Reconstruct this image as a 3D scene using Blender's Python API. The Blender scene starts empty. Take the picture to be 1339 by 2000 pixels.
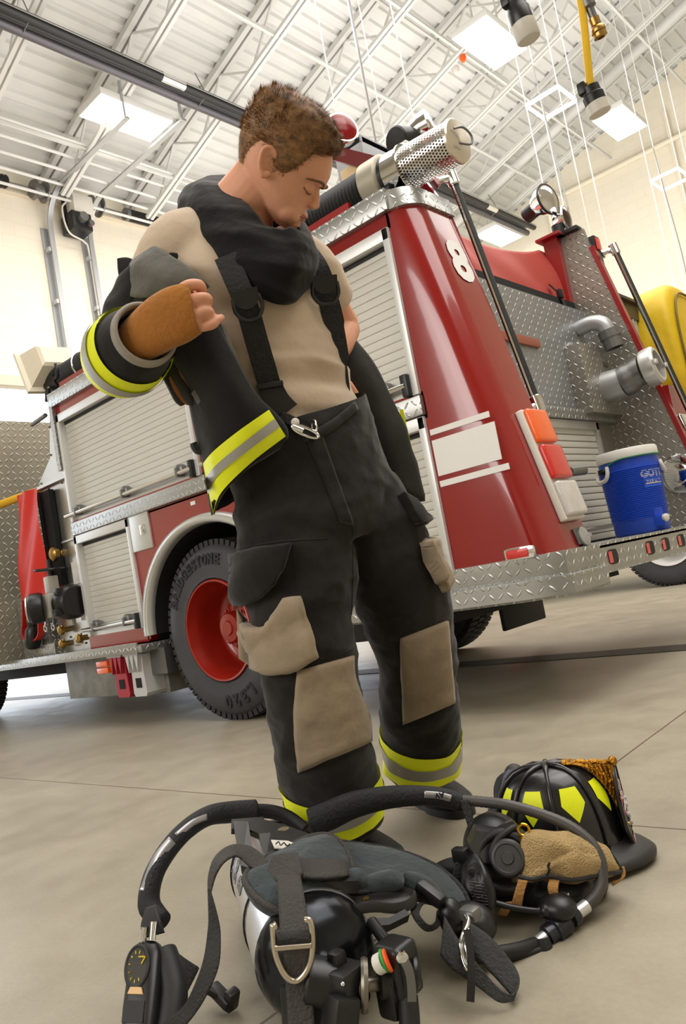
import bpy, bmesh, math, random
from mathutils import Vector as V, Matrix, noise
from mathutils.bvhtree import BVHTree
from math import sin, cos, pi, sqrt, radians, atan2, hypot
random.seed(8)
SC = bpy.context.scene
COL = SC.collection
# ------------------------------------------------------------------ survey of the place
# camera orientation and station found from the vanishing points of the truck; world: -X truck front, +Y across, Z up
F = 1509.82; CX = 669.5; CY = 1000.0; EYE = V((0, 0, .65))
ROT = Matrix(((0.72690456, 0.19334658, 0.65895892), (0.66301804, 0.05242813, -0.74676527), (-0.17893249, 0.97972873, -0.09008202)))
def ray(px, py): return ROT @ V(((px-CX)/F, (CY-py)/F, -1))
def _pl(px, py, ax, v):
    r = ray(px, py); return EYE + r*((v-EYE[ax])/r[ax])
def aX(px, py, x): return _pl(px, py, 0, x)
def aY(px, py, y): return _pl(px, py, 1, y)
def aZ(px, py, z): return _pl(px, py, 2, z)
def aD(px, py, d): return EYE + ray(px, py)*d
def aP(px, py, p, n):
    r = ray(px, py); n = V(n); return EYE + r*((V(p)-EYE).dot(n)/r.dot(n))
CR, CU, CF = ROT @ V((1, 0, 0)), ROT @ V((0, 1, 0)), ROT @ V((0, 0, -1))

# ------------------------------------------------------------------ materials
def lin(c): return tuple(((x/255)/12.92 if x/255 <= .04045 else ((x/255+.055)/1.055)**2.4) for x in c)
def _m(name):
    m = bpy.data.materials.new(name); m.use_nodes = True
    nt = m.node_tree; return m, nt, nt.nodes['Principled BSDF']
def M(name, rgb, rough=.5, metal=0, var=0, vs=6, bump=0, bs=60, coat=0, emit=0, trans=0, spec=None, sheen=0, wave=None, rgb2=None):
    m, nt, b = _m(name); N = nt.nodes; L = nt.links
    c = lin(rgb)
    b.inputs['Base Color'].default_value = (*c, 1); b.inputs['Roughness'].default_value = rough; b.inputs['Metallic'].default_value = metal
    if coat: b.inputs['Coat Weight'].default_value = coat; b.inputs['Coat Roughness'].default_value = .06
    if spec is not None: b.inputs['Specular IOR Level'].default_value = spec
    if trans: b.inputs['Transmission Weight'].default_value = trans
    if sheen: b.inputs['Sheen Weight'].default_value = sheen; b.inputs['Sheen Roughness'].default_value = .5
    if emit: b.inputs['Emission Color'].default_value = (*c, 1); b.inputs['Emission Strength'].default_value = emit
    tc = N.new('ShaderNodeTexCoord')
    if var:
        n = N.new('ShaderNodeTexNoise'); n.inputs['Scale'].default_value = vs; n.inputs['Detail'].default_value = 6; n.inputs['Roughness'].default_value = .6
        L.new(tc.outputs['Object'], n.inputs['Vector'])
        r = N.new('ShaderNodeValToRGB'); c2 = lin(rgb2) if rgb2 else c
        r.color_ramp.elements[0].position = .3; r.color_ramp.elements[1].position = .7
        r.color_ramp.elements[0].color = (*[x*(1-var) for x in c], 1); r.color_ramp.elements[1].color = (*[min(1, x*(1+var*.8)) for x in c2], 1)
        L.new(n.outputs['Fac'], r.inputs['Fac']); L.new(r.outputs['Color'], b.inputs['Base Color'])
    if bump:
        n2 = N.new('ShaderNodeTexNoise'); n2.inputs['Scale'].default_value = bs; n2.inputs['Detail'].default_value = 3
        L.new(tc.outputs['Object'], n2.inputs['Vector'])
        h = n2.outputs['Fac']
        if wave:
            w = N.new('ShaderNodeTexWave'); w.inputs['Scale'].default_value = wave; w.inputs['Distortion'].default_value = 1
            L.new(tc.outputs['UV'], w.inputs['Vector']); h = w.outputs['Fac']
        bp = N.new('ShaderNodeBump'); bp.inputs['Strength'].default_value = bump; bp.inputs['Distance'].default_value = .01
        L.new(h, bp.inputs['Height']); L.new(bp.outputs['Normal'], b.inputs['Normal'])
    return m
class G:                                        # tiny node-math helper
    def __init__(s, nt): s.nt = nt
    def m(s, op, a, b=0.0, c=None):
        n = s.nt.nodes.new('ShaderNodeMath'); n.operation = op
        for i, v in enumerate((a, b) if c is None else (a, b, c)):
            if hasattr(v, 'is_output'): s.nt.links.new(v, n.inputs[i])
            else: n.inputs[i].default_value = v
        return n.outputs[0]
def diamond(name, rgb=(196, 196, 192), cell=.03, rough=.32, dirt_shade=.42):
    m, nt, b = _m(name); N = nt.nodes; L = nt.links; g = G(nt)
    uv = N.new('ShaderNodeTexCoord'); sp = N.new('ShaderNodeSeparateXYZ'); L.new(uv.outputs['UV'], sp.inputs[0])
    u = g.m('DIVIDE', sp.outputs[0], cell); v = g.m('DIVIDE', sp.outputs[1], cell)
    par = g.m('FLOORED_MODULO', g.m('ADD', g.m('FLOOR', u), g.m('FLOOR', v)), 2.0)
    lu = g.m('SUBTRACT', g.m('FRACT', u), .5); lv = g.m('SUBTRACT', g.m('FRACT', v), .5)
    sgn = g.m('SUBTRACT', g.m('MULTIPLY', par, 2.0), 1.0); lv2 = g.m('MULTIPLY', lv, sgn)
    a = g.m('ADD', lu, lv2); c = g.m('SUBTRACT', lu, lv2)
    d = g.m('ADD', g.m('POWER', g.m('ABSOLUTE', g.m('DIVIDE', a, .62)), 2.0), g.m('POWER', g.m('ABSOLUTE', g.m('DIVIDE', c, .17)), 2.0))
    h = g.m('MAXIMUM', g.m('SUBTRACT', 1.0, d), 0.0); h2 = g.m('POWER', h, .5)
    bp = N.new('ShaderNodeBump'); bp.inputs['Strength'].default_value = 1; bp.inputs['Distance'].default_value = .007
    L.new(h2, bp.inputs['Height']); L.new(bp.outputs['Normal'], b.inputs['Normal'])
    tn = N.new('ShaderNodeTexNoise'); tn.inputs['Scale'].default_value = 5; tn.inputs['Detail'].default_value = 6; L.new(uv.outputs['Object'], tn.inputs['Vector'])
    mx = N.new('ShaderNodeMix'); mx.data_type = 'RGBA'; c0 = lin(rgb)
    mx.inputs['A'].default_value = (*[x*(1-dirt_shade) for x in c0], 1); mx.inputs['B'].default_value = (*[min(1, x*1.12) for x in c0], 1)
    L.new(g.m('ADD', g.m('MULTIPLY', tn.outputs['Fac'], .45), g.m('MULTIPLY', h2, .7)), mx.inputs['Factor'])  # noise dirt, plus relief light painted in: raised lozenges lighter, ground darker
    L.new(mx.outputs['Result'], b.inputs['Base Color'])
    b.inputs['Metallic'].default_value = .75; b.inputs['Roughness'].default_value = rough
    return m
# ------------------------------------------------------------------ mesh builder
def frame(d):
    d = V(d).normalized(); a = V((0, 0, 1)) if abs(d.z) < .9 else V((1, 0, 0))
    x = a.cross(d).normalized(); return x, d.cross(x), d
def basis(o, x, y, z):
    return Matrix(((x[0], y[0], z[0], o[0]), (x[1], y[1], z[1], o[1]), (x[2], y[2], z[2], o[2]), (0, 0, 0, 1)))
def spl(pts, n=8, closed=False):
    P = [V(p) for p in pts]; out = []; k = len(P)
    for i in range(k if closed else k-1):
        if closed: a, b, c, d = P[(i-1) % k], P[i], P[(i+1) % k], P[(i+2) % k]
        else: a, b, c, d = P[max(i-1, 0)], P[i], P[i+1], P[min(i+2, k-1)]
        for j in range(n):
            t = j/n; out.append(.5*((2*b)+(c-a)*t+(2*a-5*b+4*c-d)*t*t+(3*b-a-3*c+d)*t**3))
    if not closed: out.append(P[-1])
    return out
def spl1(vals, n): return [v.x for v in spl([(v, 0, 0) for v in vals], n)]
class MB:
    def __init__(s): s.bm = bmesh.new()
    def _merge(s, b2, mat=None):
        if mat is not None: bmesh.ops.transform(b2, matrix=mat, verts=b2.verts)
        me = bpy.data.meshes.new('t'); b2.to_mesh(me); b2.free(); s.bm.from_mesh(me); bpy.data.meshes.remove(me); return s
    def box(s, c, d, rot=None, bev=0, seg=2):
        b = bmesh.new(); bmesh.ops.create_cube(b, size=1); bmesh.ops.scale(b, vec=V(d), verts=b.verts)
        if bev: bmesh.ops.bevel(b, geom=b.edges[:], offset=min(bev, min(d)*.49), segments=seg, profile=.6, affect='EDGES')
        m = Matrix.Translation(V(c)) @ (rot.to_4x4() if rot else Matrix())
        return s._merge(b, m)
    def box2(s, lo, hi, bev=0, seg=2):
        lo, hi = V(lo), V(hi); return s.box((lo+hi)/2, [abs(x) for x in (hi-lo)], None, bev, seg)
    def bar(s, a, b, w, h, bev=0, up=(0, 0, 1)):
        a, b = V(a), V(b); d = (b-a); z = d.normalized(); x = V(up).cross(z)
        if x.length < 1e-4: x = V((1, 0, 0)).cross(z)
        x.normalize(); y = z.cross(x); bb = bmesh.new(); bmesh.ops.create_cube(bb, size=1); bmesh.ops.scale(bb, vec=(w, h, d.length), verts=bb.verts)
        if bev: bmesh.ops.bevel(bb, geom=bb.edges[:], offset=bev, segments=2, profile=.6, affect='EDGES')
        return s._merge(bb, basis((a+b)/2, x, y, z))
    def loft(s, rings, caps=True, closed=True, loop=False):
        bm = s.bm; R = [[bm.verts.new(p) for p in r] for r in rings]; n = len(R[0])
        for i in range(len(R) if loop else len(R)-1):
            A, B = R[i], R[(i+1) % len(R)]
            for j in range(n if closed else n-1): bm.faces.new((A[j], A[(j+1) % n], B[(j+1) % n], B[j]))
        if caps and closed and not loop:
            bm.faces.new(R[0][::-1]); bm.faces.new(R[-1])
        return s
    def tube(s, pts, r, n=12, caps=True, loop=False, rr=None):
        P = [V(p) for p in pts]; k = len(P); rings = []; x = None
        for i in range(k):
            if loop: t = P[(i+1) % k]-P[(i-1) % k]
            else: t = P[min(i+1, k-1)]-P[max(i-1, 0)]
            if t.length < 1e-9: t = V((0, 0, 1))
            t.normalize()
            if x is None: x, y, _ = frame(t)
            else:
                x = (x - t*x.dot(t)); x = x.normalized() if x.length > 1e-6 else frame(t)[0]; y = t.cross(x)
            q = r[i] if isinstance(r, (list, tuple)) else r
            rings.append([P[i]+x*(q*cos(2*pi*j/n))+y*(q*sin(2*pi*j/n)) for j in range(n)])
        return s.loft(rings, caps, True, loop)
    def ell(s, pts, A, B, side, n=16, caps=True, pw=1.0, off=0.0):
        """swept ellipse: half width A along the side direction, half depth B across it"""
        P = [V(p) for p in pts]; k = len(P); rings = []
        for i in range(k):
            t = (P[min(i+1, k-1)]-P[max(i-1, 0)]).normalized(); sd = V(side[i]) if isinstance(side, list) else V(side)
            x = (sd-t*sd.dot(t)).normalized(); y = t.cross(x)
            a = A[i] if isinstance(A, (list, tuple)) else A; b = B[i] if isinstance(B, (list, tuple)) else B
            rg = []
            for j in range(n):
                c, q = cos(2*pi*j/n), sin(2*pi*j/n)
                c = math.copysign(abs(c)**pw, c); q = math.copysign(abs(q)**pw, q)
                rg.append(P[i]+x*a*c+y*b*q)
            rings.append(rg)
        return s.loft(rings, caps)
    def strap(s, pts, w, th, side):
        P = [V(p) for p in pts]; k = len(P); rings = []
        for i in range(k):
            t = (P[min(i+1, k-1)]-P[max(i-1, 0)]).normalized(); sd = V(side[i]) if isinstance(side, list) else V(side)
            x = (sd-t*sd.dot(t)).normalized(); y = t.cross(x); ww = w[i] if isinstance(w, (list, tuple)) else w
            rings.append([P[i]+x*ww/2+y*th/2, P[i]-x*ww/2+y*th/2, P[i]-x*ww/2-y*th/2, P[i]+x*ww/2-y*th/2])
        return s.loft(rings)
    def lathe(s, prof, o, ax, n=32, caps=True, x=None, sx=1.0):
        X, Y, Z = frame(ax)
        if x is not None: X = V(x); X = (X-Z*X.dot(Z)).normalized(); Y = Z.cross(X)
        o = V(o); return s.loft([[o+Z*h+X*(r*sx*cos(2*pi*j/n))+Y*(r*sin(2*pi*j/n)) for j in range(n)] for r, h in prof], caps)
    def cyl(s, a, b, r, n=20, r2=None, bev=0):
        a, b = V(a), V(b); L = (b-a).length; r2 = r if r2 is None else r2
        pr = [(r, 0), (r2, L)] if not bev else [(r-bev, 0), (r, bev), (r2, L-bev), (r2-bev, L)]
        return s.lathe(pr, a, b-a, n)
    def ball(s, c, r, rot=None, u=20, v=14):
        b = bmesh.new(); bmesh.ops.create_uvsphere(b, u_segments=u, v_segments=v, radius=1)
        r = (r, r, r) if isinstance(r, (int, float)) else r
        bmesh.ops.scale(b, vec=V(r), verts=b.verts)
        return s._merge(b, Matrix.Translation(V(c)) @ (rot.to_4x4() if rot else Matrix()))
    def prism(s, poly, d):
        d = V(d); P = [V(p) for p in poly]; return s.loft([P, [p+d for p in P]])
    def poly(s, pts):
        s.bm.faces.new([s.bm.verts.new(V(p)) for p in pts]); return s
    def grid(s, fn, nu, nv, cu=False):
        bm = s.bm; g = [[bm.verts.new(fn(i/nu, j/nv)) for j in range(nv+1)] for i in range(nu if cu else nu+1)]
        for i in range(nu):
            for j in range(nv):
                A, B = g[i], g[(i+1) % len(g)]; bm.faces.new((A[j], B[j], B[j+1], A[j+1]))
        return s
    def torus(s, c, ax, R, r, n=40, m=12, x=None, sx=1):
        X, Y, Z = frame(ax)
        if x is not None: X = V(x); X = (X-Z*X.dot(Z)).normalized(); Y = Z.cross(X)
        return s.tube([V(c)+X*R*sx*cos(2*pi*i/n)+Y*R*sin(2*pi*i/n) for i in range(n)], r, m, loop=True)
    def text(s, txt, size, o, x, y, ext=.002, bold=0.0, align='CENTER', fit=None, warp=None):
        cu = bpy.data.curves.new('t', 'FONT'); cu.body = txt; cu.size = size; cu.extrude = ext; cu.offset = bold; cu.align_x = align; cu.align_y = 'CENTER'; cu.resolution_u = 3
        ob = bpy.data.objects.new('t', cu); COL.objects.link(ob); dg = bpy.context.evaluated_depsgraph_get(); me = bpy.data.meshes.new_from_object(ob.evaluated_get(dg))
        bpy.data.objects.remove(ob); bpy.data.curves.remove(cu)
        b = bmesh.new(); b.from_mesh(me); bpy.data.meshes.remove(me)
        if fit and b.verts:
            xs = [v.co.x for v in b.verts]; k = fit/max(1e-6, max(xs)-min(xs)); bmesh.ops.scale(b, vec=(k, 1, 1), verts=b.verts)
        if warp:
            for v in b.verts: v.co = warp(v.co.copy())
            return s._merge(b)
        x = V(x).normalized(); y = V(y); y = (y-x*y.dot(x)).normalized()
        return s._merge(b, basis(V(o), x, y, x.cross(y)))
    def build(s, name, mat, parent=None, ang=38, label=None, uv=True, kind=None, wire=None):
        bm = s.bm; bmesh.ops.recalc_face_normals(bm, faces=bm.faces[:])
        me = bpy.data.meshes.new(name)
        if uv:
            ul = bm.loops.layers.uv.new('UVMap')
            for f in bm.faces:
                n = f.normal; a = (abs(n.x), abs(n.y), abs(n.z)); k = a.index(max(a))
                for l in f.loops:
                    c = l.vert.co; l[ul].uv = (c.y, c.z) if k == 0 else (c.x, c.z) if k == 1 else (c.x, c.y)
        bm.to_mesh(me); bm.free()
        me.polygons.foreach_set('use_smooth', [True]*len(me.polygons))
        if ang < 180: me.set_sharp_from_angle(angle=radians(ang))
        me.materials.append(mat)
        o = bpy.data.objects.new(name, me); COL.objects.link(o)
        if parent: o.parent = parent; o.matrix_parent_inverse = parent.matrix_world.inverted()
        if label: o['label'] = label
        if kind: o['kind'] = kind
        return o
def tag(o, label, cat, group=None):
    o['label'] = label; o['category'] = cat
    if group: o['group'] = group
    return o
def thing(name, label, cat, loc=(0, 0, 0), group=None):
    o = bpy.data.objects.new(name, None); o.empty_display_size = .1; o.location = loc; o.matrix_world = Matrix.Translation(V(loc)); COL.objects.link(o)
    return tag(o, label, cat, group)
def bake(o):
    """apply the modifiers of an object into its own mesh"""
    dg = bpy.context.evaluated_depsgraph_get(); dg.update(); me = bpy.data.meshes.new_from_object(o.evaluated_get(dg))
    old = o.data; o.modifiers.clear(); o.data = me; bpy.data.meshes.remove(old)
    me.polygons.foreach_set('use_smooth', [True]*len(me.polygons)); return o
def remesh(o, vox, smooth=4, sub=0):
    r = o.modifiers.new('r', 'REMESH'); r.mode = 'VOXEL'; r.voxel_size = vox; r.use_smooth_shade = True
    if smooth: q = o.modifiers.new('s', 'SMOOTH'); q.factor = .5; q.iterations = smooth
    return bake(o)
# ------------------------------------------------------------------ materials
WHITE = M('white paint', (226, 226, 222), .5); DECK = M('white deck paint', (216, 216, 212), .55, var=.05, vs=1.5)
STEELW = M('painted joist', (212, 212, 208), .5); CREAM = M('cream block', (242, 234, 212), .75, var=.03, vs=.8)
RED = M('fire red', (140, 7, 9), .2, coat=1.0, var=.04, vs=1.5); RED2 = M('red paint', (140, 16, 18), .35, coat=.4)
RIMRED = M('rim red', (150, 30, 16), .32, coat=.6, var=.12, vs=9)
DIA = diamond('diamond plate', cell=.042); DIAW = diamond('wing diamond plate', (172, 168, 158), .04, .42, .3); DIAC = diamond('cab diamond plate', (170, 164, 148), .052, .45, .2)
STEEL = M('brushed steel', (190, 188, 182), .3, .9, var=.08, vs=3); ALU = M('aluminium', (205, 205, 202), .35, .7); ALUB = M('slat aluminium', (204, 201, 192), .5, .2, var=.04, vs=2)
CHROME = M('chrome', (225, 225, 225), .06, 1); GREYM = M('grey metal', (120, 120, 118), .4, .7); GALV = M('galvanised', (178, 180, 182), .4, .6)
BLACKR = M('black rubber', (21, 20, 20), .6, var=.15, vs=20); BLACKP = M('black plastic', (20, 20, 21), .38); DARK = M('dark underside', (12, 12, 12), .8)
TIRE = M('tyre rubber', (58, 58, 62), .62, var=.12, vs=9); TIREL = M('tyre letters', (26, 26, 28), .7)
ORANGE = M('amber lens', (232, 92, 8), .25, emit=.12, coat=.6, bump=.25, bs=260); REDL = M('red lens', (196, 22, 14), .22, emit=.1, coat=.7, bump=.25, bs=260)
CLEARL = M('clear lens', (205, 200, 195), .2, coat=.8, bump=.3, bs=240, var=.12, vs=14); WHITEP = M('white plastic', (214, 210, 200), .4); DECAL = M('white decal', (232, 230, 226), .4)
BLUE = M('cooler blue', (22, 70, 190), .4, var=.05, vs=10); BLUET = M('label blue', (30, 92, 205), .4)
GREEN = M('green cord', (30, 110, 70), .5); YEL = M('yellow cord', (238, 190, 10), .45); YELB = M('yellow vinyl', (214, 178, 14), .5, bump=.5, bs=9)
REDV = M('red vinyl', (164, 60, 50), .6, bump=.25, bs=8); REDV2 = M('bright red vinyl', (206, 34, 22), .45, bump=.3, bs=9); BEIGE = M('beige paint', (222, 212, 190), .5)
GLOW = M('lit diffuser', (255, 250, 240), .5, emit=7); BRASS = M('brass', (176, 142, 80), .3, .9)
def mesh_mat():
    m, nt, b = _m('perforated steel'); N = nt.nodes; L = nt.links; b.inputs['Base Color'].default_value = (.75, .73, .7, 1); b.inputs['Metallic'].default_value = 1; b.inputs['Roughness'].default_value = .22
    return m
PERF = mesh_mat()
def floor_mat():
    m, nt, b = _m('polished concrete'); N = nt.nodes; L = nt.links; g = G(nt)
    tc = N.new('ShaderNodeTexCoord'); sp = N.new('ShaderNodeSeparateXYZ'); L.new(tc.outputs['Object'], sp.inputs[0])
    def noise_(s, d=6):
        n = N.new('ShaderNodeTexNoise'); n.inputs['Scale'].default_value = s; n.inputs['Detail'].default_value = d; n.inputs['Roughness'].default_value = .62
        L.new(tc.outputs['Object'], n.inputs['Vector']); return n.outputs['Fac']
    n1, n2, n3 = noise_(.9), noise_(6), noise_(90, 3)
    f = g.m('ADD', g.m('MULTIPLY', n1, .6), g.m('ADD', g.m('MULTIPLY', n2, .3), g.m('MULTIPLY', n3, .16)))
    r = N.new('ShaderNodeValToRGB'); r.color_ramp.elements[0].position = .36; r.color_ramp.elements[1].position = .72
    r.color_ramp.elements[0].color = (*lin((130, 121, 103)), 1); r.color_ramp.elements[1].color = (*lin((168, 159, 140)), 1); L.new(f, r.inputs['Fac'])
    wob = g.m('MULTIPLY', g.m('SUBTRACT', n2, .5), .006)
    def joint(o, at, per):
        q = g.m('ADD', g.m('SUBTRACT', o, at), wob); k = g.m('ABSOLUTE', g.m('SUBTRACT', q, g.m('MULTIPLY', g.m('ROUND', g.m('DIVIDE', q, per)), per)))
        return g.m('LESS_THAN', k, .003)
    j = g.m('MAXIMUM', joint(sp.outputs[0], -1.04, 4.6), joint(sp.outputs[1], 1.69, 4.9))
    mx = N.new('ShaderNodeMix'); mx.data_type = 'RGBA'; L.new(j, mx.inputs['Factor']); L.new(r.outputs['Color'], mx.inputs['A']); mx.inputs['B'].default_value = (*lin((92, 74, 58)), 1)
    L.new(mx.outputs['Result'], b.inputs['Base Color'])
    L.new(g.m('ADD', .3, g.m('MULTIPLY', n2, .3)), b.inputs['Roughness'])
    bp = N.new('ShaderNodeBump'); bp.inputs['Strength'].default_value = .08; bp.inputs['Distance'].default_value = .004; L.new(n3, bp.inputs['Height']); L.new(bp.outputs['Normal'], b.inputs['Normal'])
    return m
def block_mat():
    m, nt, b = _m('cream block wall'); N = nt.nodes; L = nt.links
    uv = N.new('ShaderNodeTexCoord'); br = N.new('ShaderNodeTexBrick'); L.new(uv.outputs['UV'], br.inputs['Vector'])
    br.inputs['Scale'].default_value = 1; br.inputs['Brick Width'].default_value = .4; br.inputs['Row Height'].default_value = .2; br.inputs['Mortar Size'].default_value = .005
    br.inputs['Color1'].default_value = (*lin((243, 236, 218)), 1); br.inputs['Color2'].default_value = (*lin((241, 234, 215)), 1); br.inputs['Mortar'].default_value = (*lin((235, 226, 205)), 1)
    L.new(br.outputs['Color'], b.inputs['Base Color']); b.inputs['Roughness'].default_value = .7
    return m
BLOCK = block_mat()
# ------------------------------------------------------------------ the bay
def S(o): o['kind'] = 'structure'; return o
S(MB().box2((-40, -12, -.2), (14, 30, 0)).build('floor', floor_mat()))
XW, YW = -10.0, 16.0
def zc(x): return 7.4+.3*(x-XW)
b = MB()
ZD = 4.15
for y0, y1, z0, z1 in ((-8, 16.2, ZD, 8.2), (5.62, 6.82, 0, ZD), (-8, .2, 0, ZD), (13, 16.2, 0, ZD)): b.box2((XW-.2, y0, z0), (XW, y1, z1))
S(b.build('wall_left', BLOCK))
S(MB().box2((XW-.2, -8.2, 0), (12, -8, 14)).build('wall_front', BLOCK)); S(MB().box2((8, -8, 0), (8.2, YW, 14)).build('wall_rear', BLOCK))
b = MB().prism([(XW-.2, YW, 0), (12, YW, 0), (12, YW, zc(12)), (XW-.2, YW, zc(XW-.2))], (0, .2, 0)); S(b.build('wall_right', BLOCK))
# corrugated roof deck with joists
b = MB(); P = []; x = XW-.3
while x < 8:
    for dx, dz in ((0, 0), (.1, 0), (.115, .045), (.185, .045)): P.append((x+dx, 0, zc(x+dx)+dz))
    x += .2
b.loft([[V((p[0], y, p[2])) for p in P] for y in (-8, YW+.2)], False, False)
b.poly([(XW-.4, -8, zc(XW-.4)+.2), (8.2, -8, zc(8.2)+.2), (8.2, YW+.2, zc(8.2)+.2), (XW-.4, YW+.2, zc(XW-.4)+.2)])
ceil = S(b.build('ceiling', DECK, ang=20))
def on(x, off, y): return V((x, y, zc(x)+off))
for k in range(-4, 7):
    y = 5.98+1.455*k; b = MB()
    for s in (-.055, .055): b.bar(on(XW, -.05, y+s), on(4.5, -.05, y+s), .075, .09)
    for s in (-.04, .04): b.bar(on(XW+.5, -.62, y+s), on(4.5, -.62, y+s), .05, .05)
    x = XW+.15; up = True
    while x < 4:
        a, c = on(x, -.09 if up else -.6, y), on(x+.62, -.6 if up else -.09, y); b.bar(a, c, .026, .026); x += .62; up = not up
    b.build('roof_joist', STEELW, ceil)
for x in (-8.7, -6.2, -5.1, -3.4, -1.5):
    b = MB(); b.bar(on(x, -.6, -2), on(x, -.6, YW), .04, .04); b.bar(on(x-.35, -.12, -2), on(x-.35, -.12, YW), .035, .035); b.build('bridging_bar', STEELW, ceil)
b = MB(); b.tube([on(XW, -.35, 14.1), on(4, -.35, 14.1)], .09, 12); b.build('roof_pipe', STEELW, ceil)
lab = ['white conduit pipe nearest the end wall under the roof', 'second white conduit pipe out from the end wall', 'third white conduit pipe out from the end wall', 'fourth white conduit pipe out from the end wall', 'outermost of the thin white conduit pipes beside the end wall']
for i in range(5):
    x = XW+.35+.24*i; o = MB().tube([(x, 1, zc(x)-.55), (x, 15.8, zc(x)-.55)], .022, 8).build('conduit_pipe', WHITE); tag(o, lab[i], 'pipe', 'conduit pipes under the roof')
o = MB().box2((XW, -6, 7.02), (XW+.1, YW, 7.05)).build('trim_1', BEIGE); S(o)
S(MB().box2((XW, -6, 4.12), (XW+.06, YW, 4.26)).build('trim_2', BEIGE))
# wall pipes on the right wall
o = MB().tube([(-6.6, YW-.08, 6.7), (-6.6, YW-.08, 7.9), (-6.5, YW-.08, 8), (1, YW-.08, 8)], .05, 10).build('wall_pipe', CREAM); tag(o, 'cream pipe running level along the right hand wall', 'pipe')
o = MB().tube([(-3.9, YW-.06, 3), (-3.9, YW-.06, 8.6)], .045, 8).build('wall_conduit', CREAM); tag(o, 'upright cream conduit on the right hand wall', 'pipe')
S(MB().box2((-30, 4.06, -.01), (12, 4.26, .004)).build('trim_3', M('drain grating', (70, 66, 60), .6, .4, bump=.8, bs=60)))
# overhead door hardware
def track(y, name_lab, xe):
    x = XW+.12; zt = 6.55; R = .5
    p = [V((x, y, 0)), V((x, y, zt))]+[V((x+R-R*cos(a), y, zt+R*sin(a))) for a in [i*pi/16 for i in range(1, 9)]]+[V((xe, y, zt+R+.02))]
    t = thing('door_track', name_lab, 'door track', (x, y, 0), 'overhead door tracks')
    MB().strap(p, .075, .03, (0, 1, 0)).build('rail', GALV, t)
    MB().box2((XW, y-.1, 0), (XW+.03, y+.1, 6.6)).build('jamb_angle', GALV, t)
    b = MB()
    for z in (2.5, 3.5, 4.6, 5.4, 6.2): b.box2((XW+.02, y-.09, z), (x+.02, y-.05, z+.06))
    b.build('bracket', GALV, t)
    b = MB().bar((xe-.05, y, zt+R), (xe-.05, y, zc(xe)-.5), .03, .03); b.build('hanger', GALV, t)
track(5.9, 'galvanised overhead door track left of the door opener', -7.65); track(6.55, 'galvanised overhead door track right of the door opener', -7.3)
def spring(y0, y1, l):
    t = thing('torsion_spring', l, 'spring', (XW+.25, y0, 7.05), 'torsion springs')
    b = MB(); n = 34
    b.lathe([(.085+.012*(i % 2), (y1-y0)*i/(2*n)) for i in range(2*n+1)], (XW+.25, y0, 7.05), (0, 1, 0), 16); b.build('coil', BLACKR, t)
    MB().cyl((XW+.25, y0-.04, 7.05), (XW+.25, y0+.02, 7.05), .1, 16).build('winding_cone', GREYM, t)
spring(7.2, 8.75, 'black torsion spring on the shaft right of the door opener'); spring(3.6, 5.25, 'black torsion spring at the left edge by the left track')
o = MB().cyl((XW+.25, 3, 7.05), (XW+.25, 12, 7.05), .018, 8).build('door_shaft', GREYM); tag(o, 'thin grey torsion shaft along the end wall under the roof', 'shaft')
for y, l in ((5.72, 'grey cable drum at the left door track'), (6.62, 'grey cable drum at the right door track')):
    o = MB().lathe([(.03, -.1), (.13, -.1), (.15, -.06), (.1, -.04), (.1, .06), (.16, .08), (.16, .1), (.03, .1)], (XW+.25, y, 7.05), (0, 1, 0), 20).build('cable_drum', GREYM); tag(o, l, 'drum', 'cable drums')
t = thing('door_opener', 'black and grey electric door opener hanging between two door tracks', 'door opener', (XW+.25, 6.35, 6.7))
MB().box2((XW+.08, 6.16, 6.78), (XW+.42, 6.5, 7.08), .03).build('motor_cover', WHITEP, t)
MB().box2((XW+.06, 6.12, 6.52), (XW+.4, 6.44, 6.8), .02).build('gearbox', BLACKP, t)
b = MB(); b.cyl((XW+.4, 6.26, 6.68), (XW+.5, 6.26, 6.68), .07, 16); b.cyl((XW+.4, 6.39, 6.62), (XW+.47, 6.39, 6.62), .045, 12); b.build('sprocket', GREYM, t)
MB().box2((XW+.42, 6.38, 6.58), (XW+.43, 6.46, 6.64)).build('sticker', M('pink sticker', (240, 190, 225), .5), t)
MB().bar((XW+.2, 6.13, 6.5), (XW+.2, 6.13, 7.35), .06, .03).build('chain_guard', BLACKP, t)
MB().tube(spl([(XW+.3, 6.2, 7.7), (XW+.3, 6.15, 7.05), (XW+.35, 6.0, 6.8), (XW+.35, 6.05, 6.45), (XW+.25, 6.35, 6.4), (XW+.1, 6.5, 6.3), (XW+.1, 6.5, 5.2)], 8), .014, 8).build('cable', WHITEP, t)
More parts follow.
